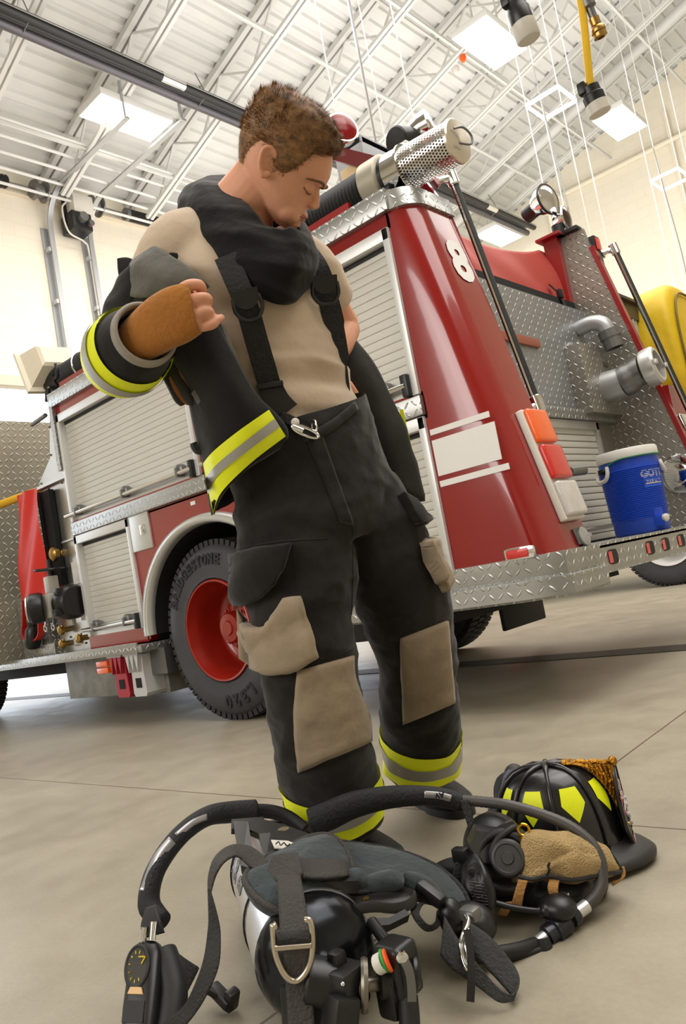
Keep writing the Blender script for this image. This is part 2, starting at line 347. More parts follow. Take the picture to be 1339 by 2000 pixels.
# tube heater
def heater(x, y0, y1, off, l):
    z = zc(x)+off; t = thing('tube_heater', l, 'heater', (x, y0, z), 'long radiant tube heaters')
    MB().cyl((x+.085, y0, z+.04), (x+.085, y1, z+.04), .06, 16).build('burner_tube', BLACKP, t)
    MB().cyl((x-.085, y0, z-.01), (x-.085, y1, z-.01), .06, 16).build('return_tube', M('grey heater tube', (92, 90, 94), .35, .6), t)
    P = [(-.15, -.02), (-.12, .06), (-.04, .1), (.05, .11), (.13, .08), (.16, .02)]
    MB().loft([[V((x+p[0], y, z+p[1])) for p in P] for y in (y0, y1)], False, False).build('reflector', ALU, t)
    y = y0+.4
    while y < y1:
        MB().tube([(x-.13, y, z+.05), (x-.13, y, z-.02), (x-.085, y, z-.065), (x+.085, y, z-.015), (x+.13, y, z+.05), (x, y, zc(x)-.6)], .007, 6).build('hanger', GREYM, t); y += 2.4
    MB().cyl((x+.085, y0+(y1-y0)*.56, z+.04), (x+.085, y0+(y1-y0)*.56+.35, z+.04), .064, 16).build('coupling', CHROME, t)
heater(-7.1, 1.5, 9.6, -1.0, 'long black tube heater under the roof at upper left'); heater(-6.85, 11.0, 15.4, -1.0, 'tube heater seen beyond the hose strainer and grab rail')
# troffer lights
def light(pts, l):
    c = sum((V(p) for p in pts), V())/len(pts); t = thing('light_fixture', l, 'ceiling light', c, 'lit fluorescent ceiling fixtures')
    w, d = .28, .56
    MB().box2(c-V((w, d, .0)), c+V((w, d, .1)), .01).build('housing', WHITE, t)
    MB().box2(c-V((w-.015, d-.015, .012)), c+V((w-.015, d-.015, 0))).build('diffuser', GLOW, t)
    for s in (-1, 1): b = MB(); b.bar(c+V((0, s*.4, .1)), (c.x, c.y+s*.4, zc(c.x)-.6), .02, .02); b.build('hanger', STEELW, t)
light([(-7.98, 6.15, 7.32)], 'lit ceiling light at upper left, behind the curved door tracks'); light([(-4.33, 9.72, 7.62)], 'largest lit ceiling light, at top right near the hanging plugs')
light([(-4.1, 13.75, 7.7)], 'lit ceiling light near the right wall beneath the yellow cord'); light([(-7.35, 14.9, 7.34)], 'lit ceiling light low beyond the grab rail and spotlight')
# hanging power drops: a white frame on four wires with a cord
def drop(x0, x1, y0, y1, z, l, zb, cable):
    t = thing('power_drop', l, 'hanging frame', (x0, y0, z), 'white frames hung from the roof')
    q = [(x0, y0), (x1, y0), (x1, y1), (x0, y1)]
    for i in range(4):
        a, c = q[i], q[(i+1) % 4]; MB().bar((*a, z), (*c, z), .022, .036).build('bar', WHITE, t)
        MB().tube([(*a, zb), (*a, zc(a[0])-.1)], .0045, 6).build('hanger_wire', WHITE, t)
    if cable: MB().tube(spl([(x0, y1, z+.6), (x0+.03, y1-.05, z), (x0+.08, y1-.1, z-1), (x0+.03, y1-.02, z-1.6), (x0, y1, zb)], 6), .007, 6).build('cable', GREYM, t)
drop(-2.98, -2.63, 7.2, 7.6, 5.0, 'white hanging frame above the spotlight on the truck', 2.6, True)
drop(-2.85, -2.5, 10.25, 10.7, 5.0, 'white hanging frame at the right edge before the cream wall', 2.4, True)

PN = (-.3, 0, 1)
t = thing('warning_beacon', 'small amber beacon under a roof joist beside the largest ceiling light', 'beacon', aP(903, 112, on(-5, -.66, 0), PN))
p = aP(903, 112, on(-5, -.66, 0), PN); MB().lathe([(.03, .06), (.05, .05), (.055, -.02), (.03, -.07), (0, -.075)], p, (0, 0, 1), 16).build('beacon_lens', ORANGE, t); MB().bar(p+V((0, 0, .05)), (p.x, p.y, zc(p.x)-.62), .03, .03).build('hanger', GALV, t)
t = thing('ceiling_sensor', 'small grey and white sensor under a roof joist below the amber beacon', 'sensor', aP(889, 136, on(-5, -.66, 0), PN))
p = aP(889, 136, on(-5, -.66, 0), PN); MB().lathe([(.03, .05), (.06, .04), (.06, -.01), (.035, -.05), (0, -.055)], p, (0, 0, 1), 16).build('sensor_body', WHITEP, t); MB().bar(p+V((0, 0, .04)), (p.x, p.y, zc(p.x)-.62), .03, .03).build('hanger', GALV, t)
# ------------------------------------------------------------------ fire truck
Y0, YI, YR = 2.78, 3.12, 4.95
XF, XD, XP = -4.96, -1.87, -1.95        # front of the body, rear edge of the doors, recessed rear panel
def xr(z): return -1.41-(z-.6)*.206      # leaning rear face
TR = thing('fire_truck', 'red fire truck numbered 8 parked behind the person', 'fire truck', (-3.2, 3.9, 0))
def part(b, n, m, **k): return b.build(n, m, TR, **k)
def sub(b, n, m, p, **k): return b.build(n, m, p, **k)
HP = V((-3.53, Y0, .52)); RT = .515
# left red skin: flat plates round the doors, and one plate with the wheel arch cut out of it
b = MB(); yt = Y0+.06
for lo, hi in (((XF, 1.29), (XD, 1.41)), ((XF, 2.165), (-1.87, 2.29)), ((-3.455, 1.4), (-3.39, 2.18)), ((XF, .51), (-4.24, .6)), ((XF, .6), (-4.94, 2.2)), ((-2.62, 1.29), (-2.6, .6)), ((-2.6, .5), (XD, .56))):
    b.box2((lo[0], Y0, lo[1]), (hi[0], yt, hi[1]))
arc = [(HP.x-.69*cos(a), .55+.62*sin(a)) for a in [pi*i/28 for i in range(29)]]
b.loft([[V((p[0], Y0, p[1])) for p in arc], [V((p[0], Y0, 1.3)) for p in arc]], False, False)
b.box2((-4.252, Y0, .52), (arc[0][0]+.001, yt, 1.3)); b.box2((arc[-1][0]-.001, Y0, .52), (-2.6, yt, 1.3))
part(b, 'side_panel', RED, ang=30)
# body core so that nothing is hollow
b = MB(); b.box2((XF, Y0+.5, .7), (XP-.05, YR-.02, 2.2)); b.box2((XF, Y0+.09, 1.33), (XD, Y0+.5, 2.2)); b.box2((XF, Y0+.09, .6), (-4.24, Y0+.5, 1.35)); b.box2((-2.6, Y0+.09, .6), (XD, Y0+.5, 1.35)); part(b, 'body_core', DARK)
b = MB(); b.box2((-7.6, 3.3, .40), (-1.95, 4.6, .66)); b.box2((-3.62, 2.95, .42), (-3.44, 4.9, .62)); part(b, 'chassis', DARK)
# wheel arch trim and liner
b = MB(); ring = []
for i in range(33):
    a = pi*i/32; c, s = cos(a), sin(a)
    ring.append([V((HP.x-r*c*1.03, y, .545+r*s*.92)) for r, y in ((.632, Y0+.02), (.636, Y0-.03), (.655, Y0-.042), (.688, Y0-.034), (.70, Y0+.005))])
b.loft(ring, False, False); part(b, 'arch_trim', ALU, ang=60)
b = MB(); b.loft([[V((HP.x-.64*cos(a)*1.03, y, .545+.6*sin(a))) for y in (Y0, Y0+.55)] for a in [pi*i/24 for i in range(25)]], False, False); part(b, 'wheel_well', M('wheel well', (38, 36, 36), .7))
# diamond plate trims
b = MB(); b.box2((-4.94, Y0-.025, 1.305), (-1.875, Y0+.01, 1.395), .006); part(b, 'side_strip', DIA)
b = MB(); b.box2((XF-.03, Y0-.03, 2.235), (-1.85, Y0+.005, 2.325), .004); b.box2((XF-.03, Y0-.03, 2.32), (-1.85, YI+.02, 2.335)); b.box2((XF-.03, Y0-.03, 1.78), (XF+.012, Y0+.02, 2.24)); part(b, 'roof_trim', DIA)
# rounded leaning rear column
def col_ring(z, grow=0.0, x0=-1.885):
    X = xr(z)+grow; r = .128; P = [V((x0, Y0-grow, z))]
    for i in range(9):
        a = pi/2*i/8; P.append(V((X-r+r*sin(a), Y0-grow+r-r*cos(a), z)))
    P += [V((X, YI, z)), V((XP-.02, YI, z)), V((XP-.02, YI-.05, z)), V((x0, Y0+.06, z))]; return P
b = MB(); b.loft([col_ring(.60+i*1.65/12) for i in range(13)]); part(b, 'rear_column', RED, ang=50)
b = MB(); b.loft([col_ring(z, g, -1.9) for z, g in ((2.235, .004), (2.237, .014), (2.325, .014), (2.335, .0))]); part(b, 'column_cap', DIA, ang=50)
# upper hose bed walls
b = MB(); b.prism([(-4.7, YI, 2.2), (xr(2.28), YI, 2.28), (xr(2.28)-.1, YI, 2.5), (-1.95, YI, 2.62), (-4.7, YI, 2.62)], (0, -.03, 0)); part(b, 'hose_bed_wall', RED2)
b = MB(); b.prism([(-2.2, YR, .5), (xr(.5), YR, .5), (xr(2.5)-.03, YR, 2.55), (-1.85, YR, 2.66), (-2.12, YR, 2.66), (-2.2, YR, 2.4)], (0, .03, 0)); part(b, 'rear_wing', DIAW)
b = MB(); b.bar((xr(.5)+.01, YR+.02, .5), (xr(2.5)-.02, YR+.02, 2.52), .05, .03); b.bar((-4.7, YR+.03, 2.4), (-2.0, YR+.03, 2.4), .04, .3); part(b, 'wing_edge', RED2)
# white number and stripes
rs = V((-.206, 0, 1)).normalized()
def rearP(y, z, d=.0): return V((xr(z)+d, y, z))
b = MB(); b.text('8', .285, rearP(3.005, 1.965, .004), (0, 1, 0), rs, .0006, .012, fit=.155); part(b, 'number_decal', DECAL)
for x1, z0, z1 in ((-1.572, 1.209, 1.234), (-1.556, 1.028, 1.186), (-1.53, .980, 1.006)):
    b = MB(); b.box2((-1.872, Y0-.003, z0), (x1, Y0+.001, z1)); part(b, 'stripe_decal', DECAL)
# roller doors
def roller(name, x0, x1, z0, z1, bar=True, y=Y0, frame=True):
    b = MB(); fw = .035
    if frame:
        for lo, hi in (((x0, z0), (x0+fw, z1)), ((x1-fw, z0), (x1, z1)), ((x0, z1-.055), (x1, z1))): b.box2((lo[0], y-.018, lo[1]), (hi[0], y+.05, hi[1]), .003)
    d = part(b, 'roller_door', M(name+' frame', (214, 214, 212), .35, .35))
    P = []; n = int((z1-z0-.06)/.0375); h = (z1-z0-.06)/n
    for i in range(n):
        z = z0+i*h; P += [(y+.037, z), (y+.033, z+.0025), (y+.031, z+h*.5), (y+.033, z+h-.0025)]
    b = MB(); b.loft([[V((x, p[0], p[1])) for p in P] for x in (x0+fw*.8, x1-fw*.8)], False, False); sub(b, 'slat_curtain', ALUB, d, ang=20)
    b = MB(); b.box2((x0+fw*.8, y+.025, z1-.075), (x1-fw*.8, y+.06, z1-.05)); sub(b, 'head_shadow_seal', BLACKR, d)
    if bar:
        b = MB(); b.box2((x0+fw, y+.005, z0), (x1-fw, y+.04, z0+.075)); sub(b, 'bottom_rail', ALU, d)
        b = MB(); b.cyl((x0-.03, y-.035, z0+.05), (x1-.05, y-.035, z0+.05), .014, 12); sub(b, 'lift_bar', CHROME, d)
        k = 3 if x1-x0 > 1 else 2
        for i in range(k):
            x = x0+.12+(x1-x0-.3)*i/(k-1); b = MB(); b.lathe([(.035, 0), (.035, .035), (.028, .04)], (x, y+.01, z0+.07), (0, -1, 0), 16); b.box2((x-.012, y-.05, z0+.03), (x+.012, y+.01, z0+.085), .003); sub(b, 'bar_bracket', GREYM, d)
        b = MB(); b.box2((x1-.07, y-.045, z0+.0), (x1-.035, y, z0+.1), .005); sub(b, 'latch', BLACKP, d)
    return d
roller('front upper', -4.94, -3.455, 1.40, 2.17); roller('rear upper', -3.39, -1.88, 1.40, 2.17); roller('front lower', -4.94, -4.25, .60, 1.30); roller('rear lower', -2.6, -1.883, .59, 1.30)
# fuel hatch
b = MB(); b.box2((-4.255, Y0-.014, 1.075), (-4.03, Y0+.01, 1.307), .006); h = part(b, 'fuel_hatch', ALU)
b = MB(); b.box2((-4.13, Y0-.02, 1.17), (-4.075, Y0-.012, 1.23), .003); b.box2((-4.12, Y0-.026, 1.18), (-4.085, Y0-.018, 1.22), .003); sub(b, 'hatch_latch', CHROME, h)
b = MB(); b.box2((-3.605, Y0-.003, 1.25), (-3.56, Y0, 1.272)); part(b, 'small_sticker', DECAL)
# rear bumper and tail step
b = MB()
def chamf(o): return [(-2.6, Y0-o), (-1.55, Y0-o), (-1.40+o*.6, Y0+.03), (-1.40+o*.6, YI+.02), (-2.0, YI+.02), (-2.6, Y0+.3)]
b.loft([[V((x, y, z)) for x, y in chamf(o)] for z, o in ((.53, .012), (.545, .02), (.62, .02), (.622, .0))]); b.loft([[V((x, y, z)) for x, y in chamf(o)] for z, o in ((.445, .03), (.455, .045), (.525, .045), (.53, .03))]); part(b, 'corner_bumper', DIA, ang=25)
b = MB(); b.box2((-2.0, YI, .60), (-1.40, YR+.04, .622)); b.box2((-1.415, YI+.0, .49), (-1.40, YR+.04, .61)); st = part(b, 'tail_step', DIA)
for y in (3.28, 3.72, 3.93, 4.16):
    b = MB(); P = []
    for i in range(16):
        a = 2*pi*i/16; P.append(V((-1.3985, y+.052*math.copysign(abs(cos(a))**.5, cos(a)), .553+.033*math.copysign(abs(sin(a))**.5, sin(a)))))
    b.poly(P); s = sub(b, 'step_slot', M('slot dark', (20, 12, 12), .6), st)
    b = MB(); b.box2((-1.3975, y-.05, .528), (-1.396, y-.012, .578), .0); sub(b, 'step_lamp', REDL, st)
# side marker lamp
b = MB(); c = V((-1.553, Y0-.012, .64)); b.box(c, (.135, .03, .052), None, .012); mk = part(b, 'marker_lamp', CHROME)
b = MB(); b.box(c+V((-.005, -.012, 0)), (.1, .02, .036), None, .008); sub(b, 'marker_lens', REDL, mk)
# tail light cluster on the leaning face
def leanbox(b, y0, y1, s0, s1, d0, d1, bev):
    n = rs.cross(V((0, -1, 0))).normalized(); n = n if n.x > 0 else -n
    o = V((xr(.6), 0, .6)); rot = basis((0, 0, 0), (0, 1, 0), rs, V((0, 1, 0)).cross(rs)).to_3x3()
    cc = o+rs*((s0+s1)/2)+V((0, (y0+y1)/2, 0))+n*((d0+d1)/2); b.box(cc, (y1-y0, s1-s0, d1-d0), rot, bev, 3)
b = MB(); leanbox(b, 2.925, 3.10, .135, .635, 0, .035, .008); tl = part(b, 'tail_light', WHITEP)
for s, m in ((.475, ORANGE), (.31, REDL), (.145, CLEARL)):
    b = MB(); leanbox(b, 2.93, 3.098, s+.002, s+.155, .03, .062, .026); l = sub(b, 'lens', m, tl)
b = MB(); leanbox(b, 3.0, 3.085, .03, .1, 0, .012, .004); tc = part(b, 'trailer_socket', GREYM)
b = MB(); n_ = V((.98, 0, .2)); b.lathe([(.04, 0), (.042, .014), (.03, .02), (.0, .022)], rearP(3.05, .66, .008), n_, 20); b.bar(rearP(3.05, .66, .02), rearP(3.10, .665, .02), .02, .012); sub(b, 'socket_cap', GALV, tc)
# rear recess: upper tread plate, roller door, plate, lamps
b = MB(); b.box2((XP-.02, YI, 1.36), (XP, YR, 2.12)); part(b, 'rear_panel', diamond('rear plate', (172, 174, 176), .04, .42, .2))
for y0, y1 in ((YI, 3.68), (4.7, YR)): b = MB(); b.box2((XP-.02, y0, .62), (XP+.002, y1, 1.36)); part(b, 'rear_lower_panel', STEEL)
b = MB(); b.box2((XP, YI, 1.355), (XP+.05, YR, 1.42), .008); part(b, 'rear_shelf', DIA)
b = MB()
for lo, hi in (((3.68, .62), (3.72, 1.35)), ((4.66, .62), (4.7, 1.35)), ((3.68, 1.30), (4.7, 1.352))): b.box2((XP-.01, lo[0], lo[1]), (XP+.03, hi[0], hi[1]), .003)
d = part(b, 'roller_door', ALU); P = []
for i in range(17): z = .63+i*.04; P += [(XP-.006, z), (XP+.008, z+.004), (XP+.01, z+.02), (XP+.008, z+.036)]
b = MB(); b.loft([[V((p[0], y, p[1])) for p in P] for y in (3.71, 4.67)], False, False); sub(b, 'slat_curtain', ALUB, d, ang=20)
b = MB(); b.cyl((XP+.06, 3.66, .70), (XP+.06, 4.6, .70), .014, 10); sub(b, 'lift_bar', CHROME, d)
for y in (3.66, 3.85): b = MB(); b.prism([(XP, y-.012, .63), (XP+.09, y-.012, .63), (XP+.09, y-.012, .72), (XP, y-.012, .80)], (0, .024, 0)); sub(b, 'bar_bracket', BLACKP, d)
LP = V((XP+.012, 3.545, 1.14)); b = MB(); b.box(LP, (.006, .26, .19), None, .002); lp = part(b, 'license_plate', M('plate white', (206, 204, 204), .45))
b = MB(); PC = M('plate blue', (40, 44, 74), .5)
b.text('U.S. GOVERNMENT', .026, LP+V((.004, -.01, .072)), (0, 1, 0), (0, 0, 1), .0004, .0006); b.text('95L60144', .085, LP+V((.004, 0, .0)), (0, 1, 0), (0, 0, 1), .0004, .001, fit=.225); b.text('OFFICIAL USE ONLY', .022, LP+V((.004, 0, -.076)), (0, 1, 0), (0, 0, 1), .0004); sub(b, 'plate_lettering', PC, lp)
b = MB(); b.ball((XP+.03, 3.50, 1.285), (.035, .045, .03)); b.box2((XP, 3.46, 1.25), (XP+.03, 3.54, 1.32), .01); part(b, 'plate_lamp', CHROME)
# hose bed lip bar, vinyl cover with strap
b = MB(); b.cyl((-2.02, YI, 2.115), (-2.02, YR-.02, 2.115), .022, 14); b.box2((-2.06, YI, 2.07), (-2.0, YR-.02, 2.1), .004); part(b, 'hose_bed_bar', M('dark bar', (62, 64, 62), .3, .8))
def tarp(u, v):
    y = YI+.0+(YR-.01-YI)*u
    top = 2.62-.13*sin(pi*min(1, u*1.05))**.8 - .0*u
    k = min(1, v*1.6); z = 2.13+(top-2.13)*k; x = -2.035-.10*k**1.4
    if v > .625: w = (v-.625)/.375; x -= 1.6*w; z += .06*sin(pi*w)
    x += .022*sin(u*19+v*4)*(1-k*.5)*sin(pi*min(1, v*1.6)); x += .05*max(0, u-.72)*sin(v*5)
    return V((x, y, z))
b = MB(); b.grid(tarp, 60, 34); cv = part(b, 'hose_bed_cover', REDV, ang=180)
b = MB(); b.box2((-2.03, YI+.02, 2.125), (-2.012, YR-.03, 2.165), .004); sub(b, 'cover_hem', M('hem vinyl', (150, 34, 30), .5), cv)
b = MB(); y = 4.72; b.strap([(-2.05, y, 2.31), (-2.005, y, 2.24), (-1.985, y, 2.17), (-1.972, y, 2.1), (-1.985, y-.02, 2.05), (-1.99, y-.12, 2.01)], .035, .006, (0, 1, 0)); cs = sub(b, 'cover_strap', BLACKP, cv)
b = MB(); b.box((-1.995, y, 2.225), (.03, .05, .06), None, .008); sub(b, 'strap_buckle', BLACKP, cv)
b = MB(); b.box2((XP, 3.3, 1.78), (XP+.02, 4.15, 1.83), .004); part(b, 'reflector_bar', M('faded reflector', (150, 82, 60), .4))
SG = V((XP+.006, 3.57, 1.60)); b = MB(); b.box(SG, (.004, .16, .2)); sg = part(b, 'warning_sign', WHITEP)
b = MB(); b.box(SG+V((.003, 0, .0)), (.002, .13, .06)); sub(b, 'sign_panel', BLACKP, sg); b = MB(); b.lathe([(.026, 0), (.026, .002)], SG+V((.004, .0, 0)), (1, 0, 0), 16); sub(b, 'sign_disc', REDL, sg)
# discharge elbow under the bar
b = MB(); p = [V((XP-.0, 4.78, 1.98)), V((XP+.09, 4.78, 1.985)), V((XP+.16, 4.79, 1.95)), V((XP+.18, 4.8, 1.85))]; b.tube(spl(p, 5), .05, 16); el = part(b, 'discharge_elbow', GALV)
b = MB(); b.lathe([(.045, 0), (.066, 0), (.066, .05), (.058, .06), (.058, .12), (.045, .12), (.045, .03)], V((XP+.175, 4.8, 1.91)), V((.12, .1, -1)), 24); sub(b, 'elbow_coupling', GREYM, el)
b = MB(); b.lathe([(.05, 0), (.05, .012), (.03, .02), (.03, .05), (.018, .055)], V((XP, 4.6, 1.82)), (1, 0, 0), 20); part(b, 'outlet_cap', GALV)
# intake box with large elbow intake
b = MB(); b.box2((XP, 4.5, 1.39), (XP+.10, YR-.002, 1.83), .004); ib = part(b, 'intake_box', DIAW)
b = MB(); b.box2((XP+.1, 4.80, 1.70), (XP+.105, 4.87, 1.725)); sub(b, 'intake_badge', GREYM, ib)
ic = V((XP+.1, 4.76, 1.56)); b = MB(); pth = spl([ic, ic+V((.12, 0, .0)), ic+V((.22, .005, .03)), ic+V((.30, .01, .03))], 5)
b.tube(pth[:6], .095, 28); iv = part(b, 'intake_pipe', GALV)
b = MB(); b.tube(pth[5:12], [.1]*3+[.09]*(len(pth[5:12])-3), 28); sub(b, 'intake_collar', GREYM, iv)
b = MB(); ax = V((.9, .05, .1)); b.lathe([(.07, .02), (.078, 0), (.112, 0), (.118, .02), (.118, .07), (.105, .085), (.088, .085), (.088, .02), (.0, .02)], pth[-4], ax, 32)
for a in (0, pi): X, Y, Z = frame(ax); b.box(pth[-4]+Z*.09+(X*cos(a)+Y*sin(a))*.1, (.03, .03, .03), None, .005)
sub(b, 'intake_coupling', ALU, iv); b = MB(); b.lathe([(.086, 0), (.086, .002)], pth[-4]+ax*.035, ax, 24); sub(b, 'intake_screen', M('intake screen', (96, 62, 40), .6, .3, bump=1, bs=120), iv)
b = MB(); b.lathe([(.12, 0), (.12, .012), (.105, .02), (.06, .022), (.055, .04), (.03, .045)], V((-1.58, YR, .94)), (0, -1, 0), 32); part(b, 'wing_fill_cap', CHROME)
b = MB(); b.tube([V((XP, 3.66, 1.0)), V((-1.72, 3.72, 1.0)), V((-1.70, 3.8, 1.0))], .018, 10); b.cyl((-1.72, 3.72, 1.0), (-1.69, 3.83, 1.0), .026, 12); part(b, 'hose_rack_arm', GREYM)
# handrails
def rail(a, c, off, nm):
    a, c = V(a), V(c); b = MB(); b.cyl(a, c, .019, 16); r = part(b, 'grab_rail', BLACKR)
    b = MB(); d = (c-a).normalized()
    for s in (-1, 1): b.cyl(a+V((0, .021*s, 0)), c+V((0, .021*s, 0)), .006, 8)
    sub(b, 'rail_trim', CHROME, r)
    for p, s in ((a, 1), (c, -1)):
        b = MB(); b.cyl(p-d*.03*s, p+d*.05*s, .028, 16, bev=.006); b.tube(spl([p+d*.01*s, p+V(off)*.5, p+V(off)], 4), [.02]*4+[.016]*3+[.03]*2, 10); sub(b, 'rail_stanchion', CHROME, r)
rail((-1.75, 3.19, 2.46), (-1.555, 3.19, 1.27), (-.05, -.07, -.02), 'a')
rail((xr(2.4)+.08, YR+.06, 2.47), (xr(.8)+.08, YR+.06, .8), (-.07, -.03, -.02), 'b')
# right wing lamps
b = MB(); b.box2((-1.86, YR+.03, 2.38), (-1.80, YR+.12, 2.6), .008); w = part(b, 'wing_lamp', BLACKP); b = MB(); b.box2((-1.80, YR+.035, 2.5), (-1.79, YR+.1, 2.58), .004); sub(b, 'wing_lens', REDL, w)
b = MB(); b.box2((-1.80, YR+.03, .95), (-1.55, YR+.3, 1.5)); part(b, 'right_rear_column', RED2)
b = MB(); leanbox(b, YR+.06, YR+.24, .62, .72, 0, .03, .01); w = part(b, 'right_tail_light', CHROME); b = MB(); leanbox(b, YR+.07, YR+.23, .5, .6, 0, .03, .01); sub(b, 'lens', REDL, w)
# ladder rack on the right side
DB = M('dark steel beam', (74, 66, 62), .5, .4)
for z in (2.12, 1.38):
    b = MB(); b.box2((-1.86, YR+.03, z-.06), (-1.78, 5.45, z+.06)); b.box2((-1.86, YR+.03, z+.05), (-1.75, 5.45, z+.07)); part(b, 'ladder_rack_beam', DB)
b = MB(); b.cyl((-1.80, 5.32, 1.4), (-1.80, 5.32, 2.1), .02, 10); b.cyl((-1.80, 5.38, 1.4), (-1.80, 5.38, 2.1), .015, 10); part(b, 'rack_post', GALV)
b = MB(); b.box2((-1.84, YR+.03, 1.73), (-1.77, YR+.3, 1.80)); part(b, 'rack_strut', GALV)
# top lamps on the body
def lamp(c, ax, r, lens, back, depth=.06, rim=CHROME, name='roof_lamp'):
    c = V(c); ax = V(ax).normalized(); b = MB(); b.lathe([(.02, -depth), (r*.6, -depth*.9), (r*.92, -depth*.35), (r, 0), (r*1.05, .012), (r*.98, .022)], c, ax, 28); l = part(b, name, rim)
    b = MB(); b.lathe([(r*.97, .018), (r*.7, .032), (r*.3, .04), (.0, .042)], c, ax, 28); sub(b, 'lamp_lens', lens, l); return l
GLR = M('red glass', (120, 6, 10), .2, 0, emit=.1, spec=.3); GLC = M('lamp reflector', (200, 198, 194), .12, .85)
lamp((-2.27, 3.1, 2.96), (.75, -.35, .1), .088, GLR, None, .09)
b = MB(); b.bar((-2.36, 3.1, 2.88), (-2.02, 3.12, 2.62), .05, .07); b.box2((-2.06, YI-.03, 2.45), (-1.98, YI+.02, 2.66)); part(b, 'lamp_bracket', M('dark red paint', (104, 14, 16), .4))
b = MB(); b.box2((-2.5, 3.3, 2.63), (-2.3, 3.62, 3.02), .01); b.box2((-2.5, 3.3, 2.98), (-2.3, 3.62, 3.02)); g = part(b, 'cord_reel_box', M('grey box', (160, 162, 166), .5))
b = MB(); b.box2((-2.42, 3.22, 2.6), (-2.25, 3.56, 2.84), .004); v = part(b, 'vent_box', M('vent frame', (216, 190, 140), .5)); b = MB()
for i in range(9): b.box2((-2.25, 3.25, 2.625+i*.022), (-2.243, 3.53, 2.637+i*.022))
sub(b, 'louvre', BLACKP, v)
b = MB(); b.cyl((-2.12, 3.35, 2.9), (-2.1, 3.49, 2.93), .075, 24, bev=.008); part(b, 'lamp_motor', BLACKP)
b = MB(); b.box2((-2.07, 3.33, 2.77), (-2.045, 3.40, 2.86), .003); part(b, 'lamp_mount_plate', WHITEP)
lamp((-2.02, 3.52, 2.98), (.9, .4, .1), .085, GLC, None, .1)
# spotlight and beacon on the right post
l = lamp((-2.03, 4.90, 2.93), (.9, -.2, .0), .1, GLC, None, .1); b = MB(); b.cyl((-2.09, 4.91, 2.925), (-2.21, 4.935, 2.905), .055, 20, bev=.008); sub(b, 'lamp_back', BLACKP, l)
b = MB(); b.torus((-2.015, 4.897, 2.93), (.9, -.2, .0), .104, .008, 32, 8); sub(b, 'lamp_rim', BLACKP, l)
lamp((-1.97, 4.99, 2.79), (.9, .05, .0), .085, M('dark beacon', (60, 20, 26), .08, .6, coat=1), None, .07)
b = MB(); b.cyl((-2.0, 4.92, 2.66), (-2.0, 4.92, 2.74), .04, 14); b.tube(spl([(-2.1, 4.84, 2.84), (-2.02, 4.9, 2.84), (-1.97, 4.96, 2.8), (-1.98, 4.96, 2.72), (-2.05, 4.9, 2.68)], 6), .008, 8); part(b, 'lamp_cable', BLACKP)
b = MB(); b.bar((-2.06, 4.92, 2.2), (-2.06, 4.92, 2.66), .06, .1); b.box2((-2.14, 4.84, 2.66), (-1.97, 5.04, 2.68), .004); part(b, 'lamp_post', RED2)
b = MB(); b.box2((-1.99, 4.91, 2.66), (-1.87, 5.0, 2.69), .01); part(b, 'wing_cap', BLACKP)
# red tray that carries the suction hose
b = MB(); b.box2((-4.9, YI-.06, 2.335), (-2.15, YI-.04, 2.52)); b.box2((-4.95, Y0+.06, 2.37), (-2.12, YI-.04, 2.395)); b.box2((-4.95, Y0+.055, 2.37), (-2.12, Y0+.075, 2.42)); part(b, 'hose_tray', RED2)
# pump panel and cab rear wall
XC = -6.02
b = MB(); b.prism([(XC, Y0+.05, .5), (XF+.02, Y0+.05, .5), (XF+.02, Y0+.05, 2.22), (-5.14, Y0+.05, 2.22), (-5.22, Y0+.05, 1.93), (-5.42, Y0+.05, 1.80), (-5.46, Y0+.05, 1.72), (-5.46, Y0+.05, .5)], (0, .04, 0)); pp = part(b, 'pump_panel', STEEL)
b = MB(); b.bar((-5.47, Y0+.03, 1.745), (-4.95, Y0+.03, 1.745), .03, .022); sub(b, 'panel_trim', ALU, pp); b = MB(); b.bar((-5.2, Y0+.04, 1.30), (-4.95, Y0+.04, 1.30), .02, .012); sub(b, 'panel_trim', ALU, pp)
b = MB()
for x, z in ((-5.16, 2.15), (-5.1, 1.9), (-5.2, 1.95), (-5.4, 1.78), (-5.3, 1.72), (-5.1, 1.72), (-5.05, 1.2), (-5.2, .58), (-5.1, .56), (-5.3, .62)): b.ball((x, Y0+.048, z), .008, None, 8, 6)
sub(b, 'rivet', GREYM, pp)
b = MB(); b.box2((-5.12, Y0+.035, .98), (-4.98, Y0+.05, 1.14)); b.box2((-5.3, Y0+.035, .7), (-5.22, Y0+.05, .78)); b.box2((-5.1, Y0+.04, .72), (-5.02, Y0+.05, .76)); b.box2((-5.25, Y0+.04, .56), (-5.15, Y0+.05, .61)); sub(b, 'panel_placard', WHITEP, pp)
b = MB(); b.lathe([(.045, 0), (.045, .02), (.035, .03), (.05, .035), (.05, .07), (.03, .085), (.0, .088)], V((-5.26, Y0+.05, 1.23)), (0, -1, 0), 20); part(b, 'panel_cap', BRASS)
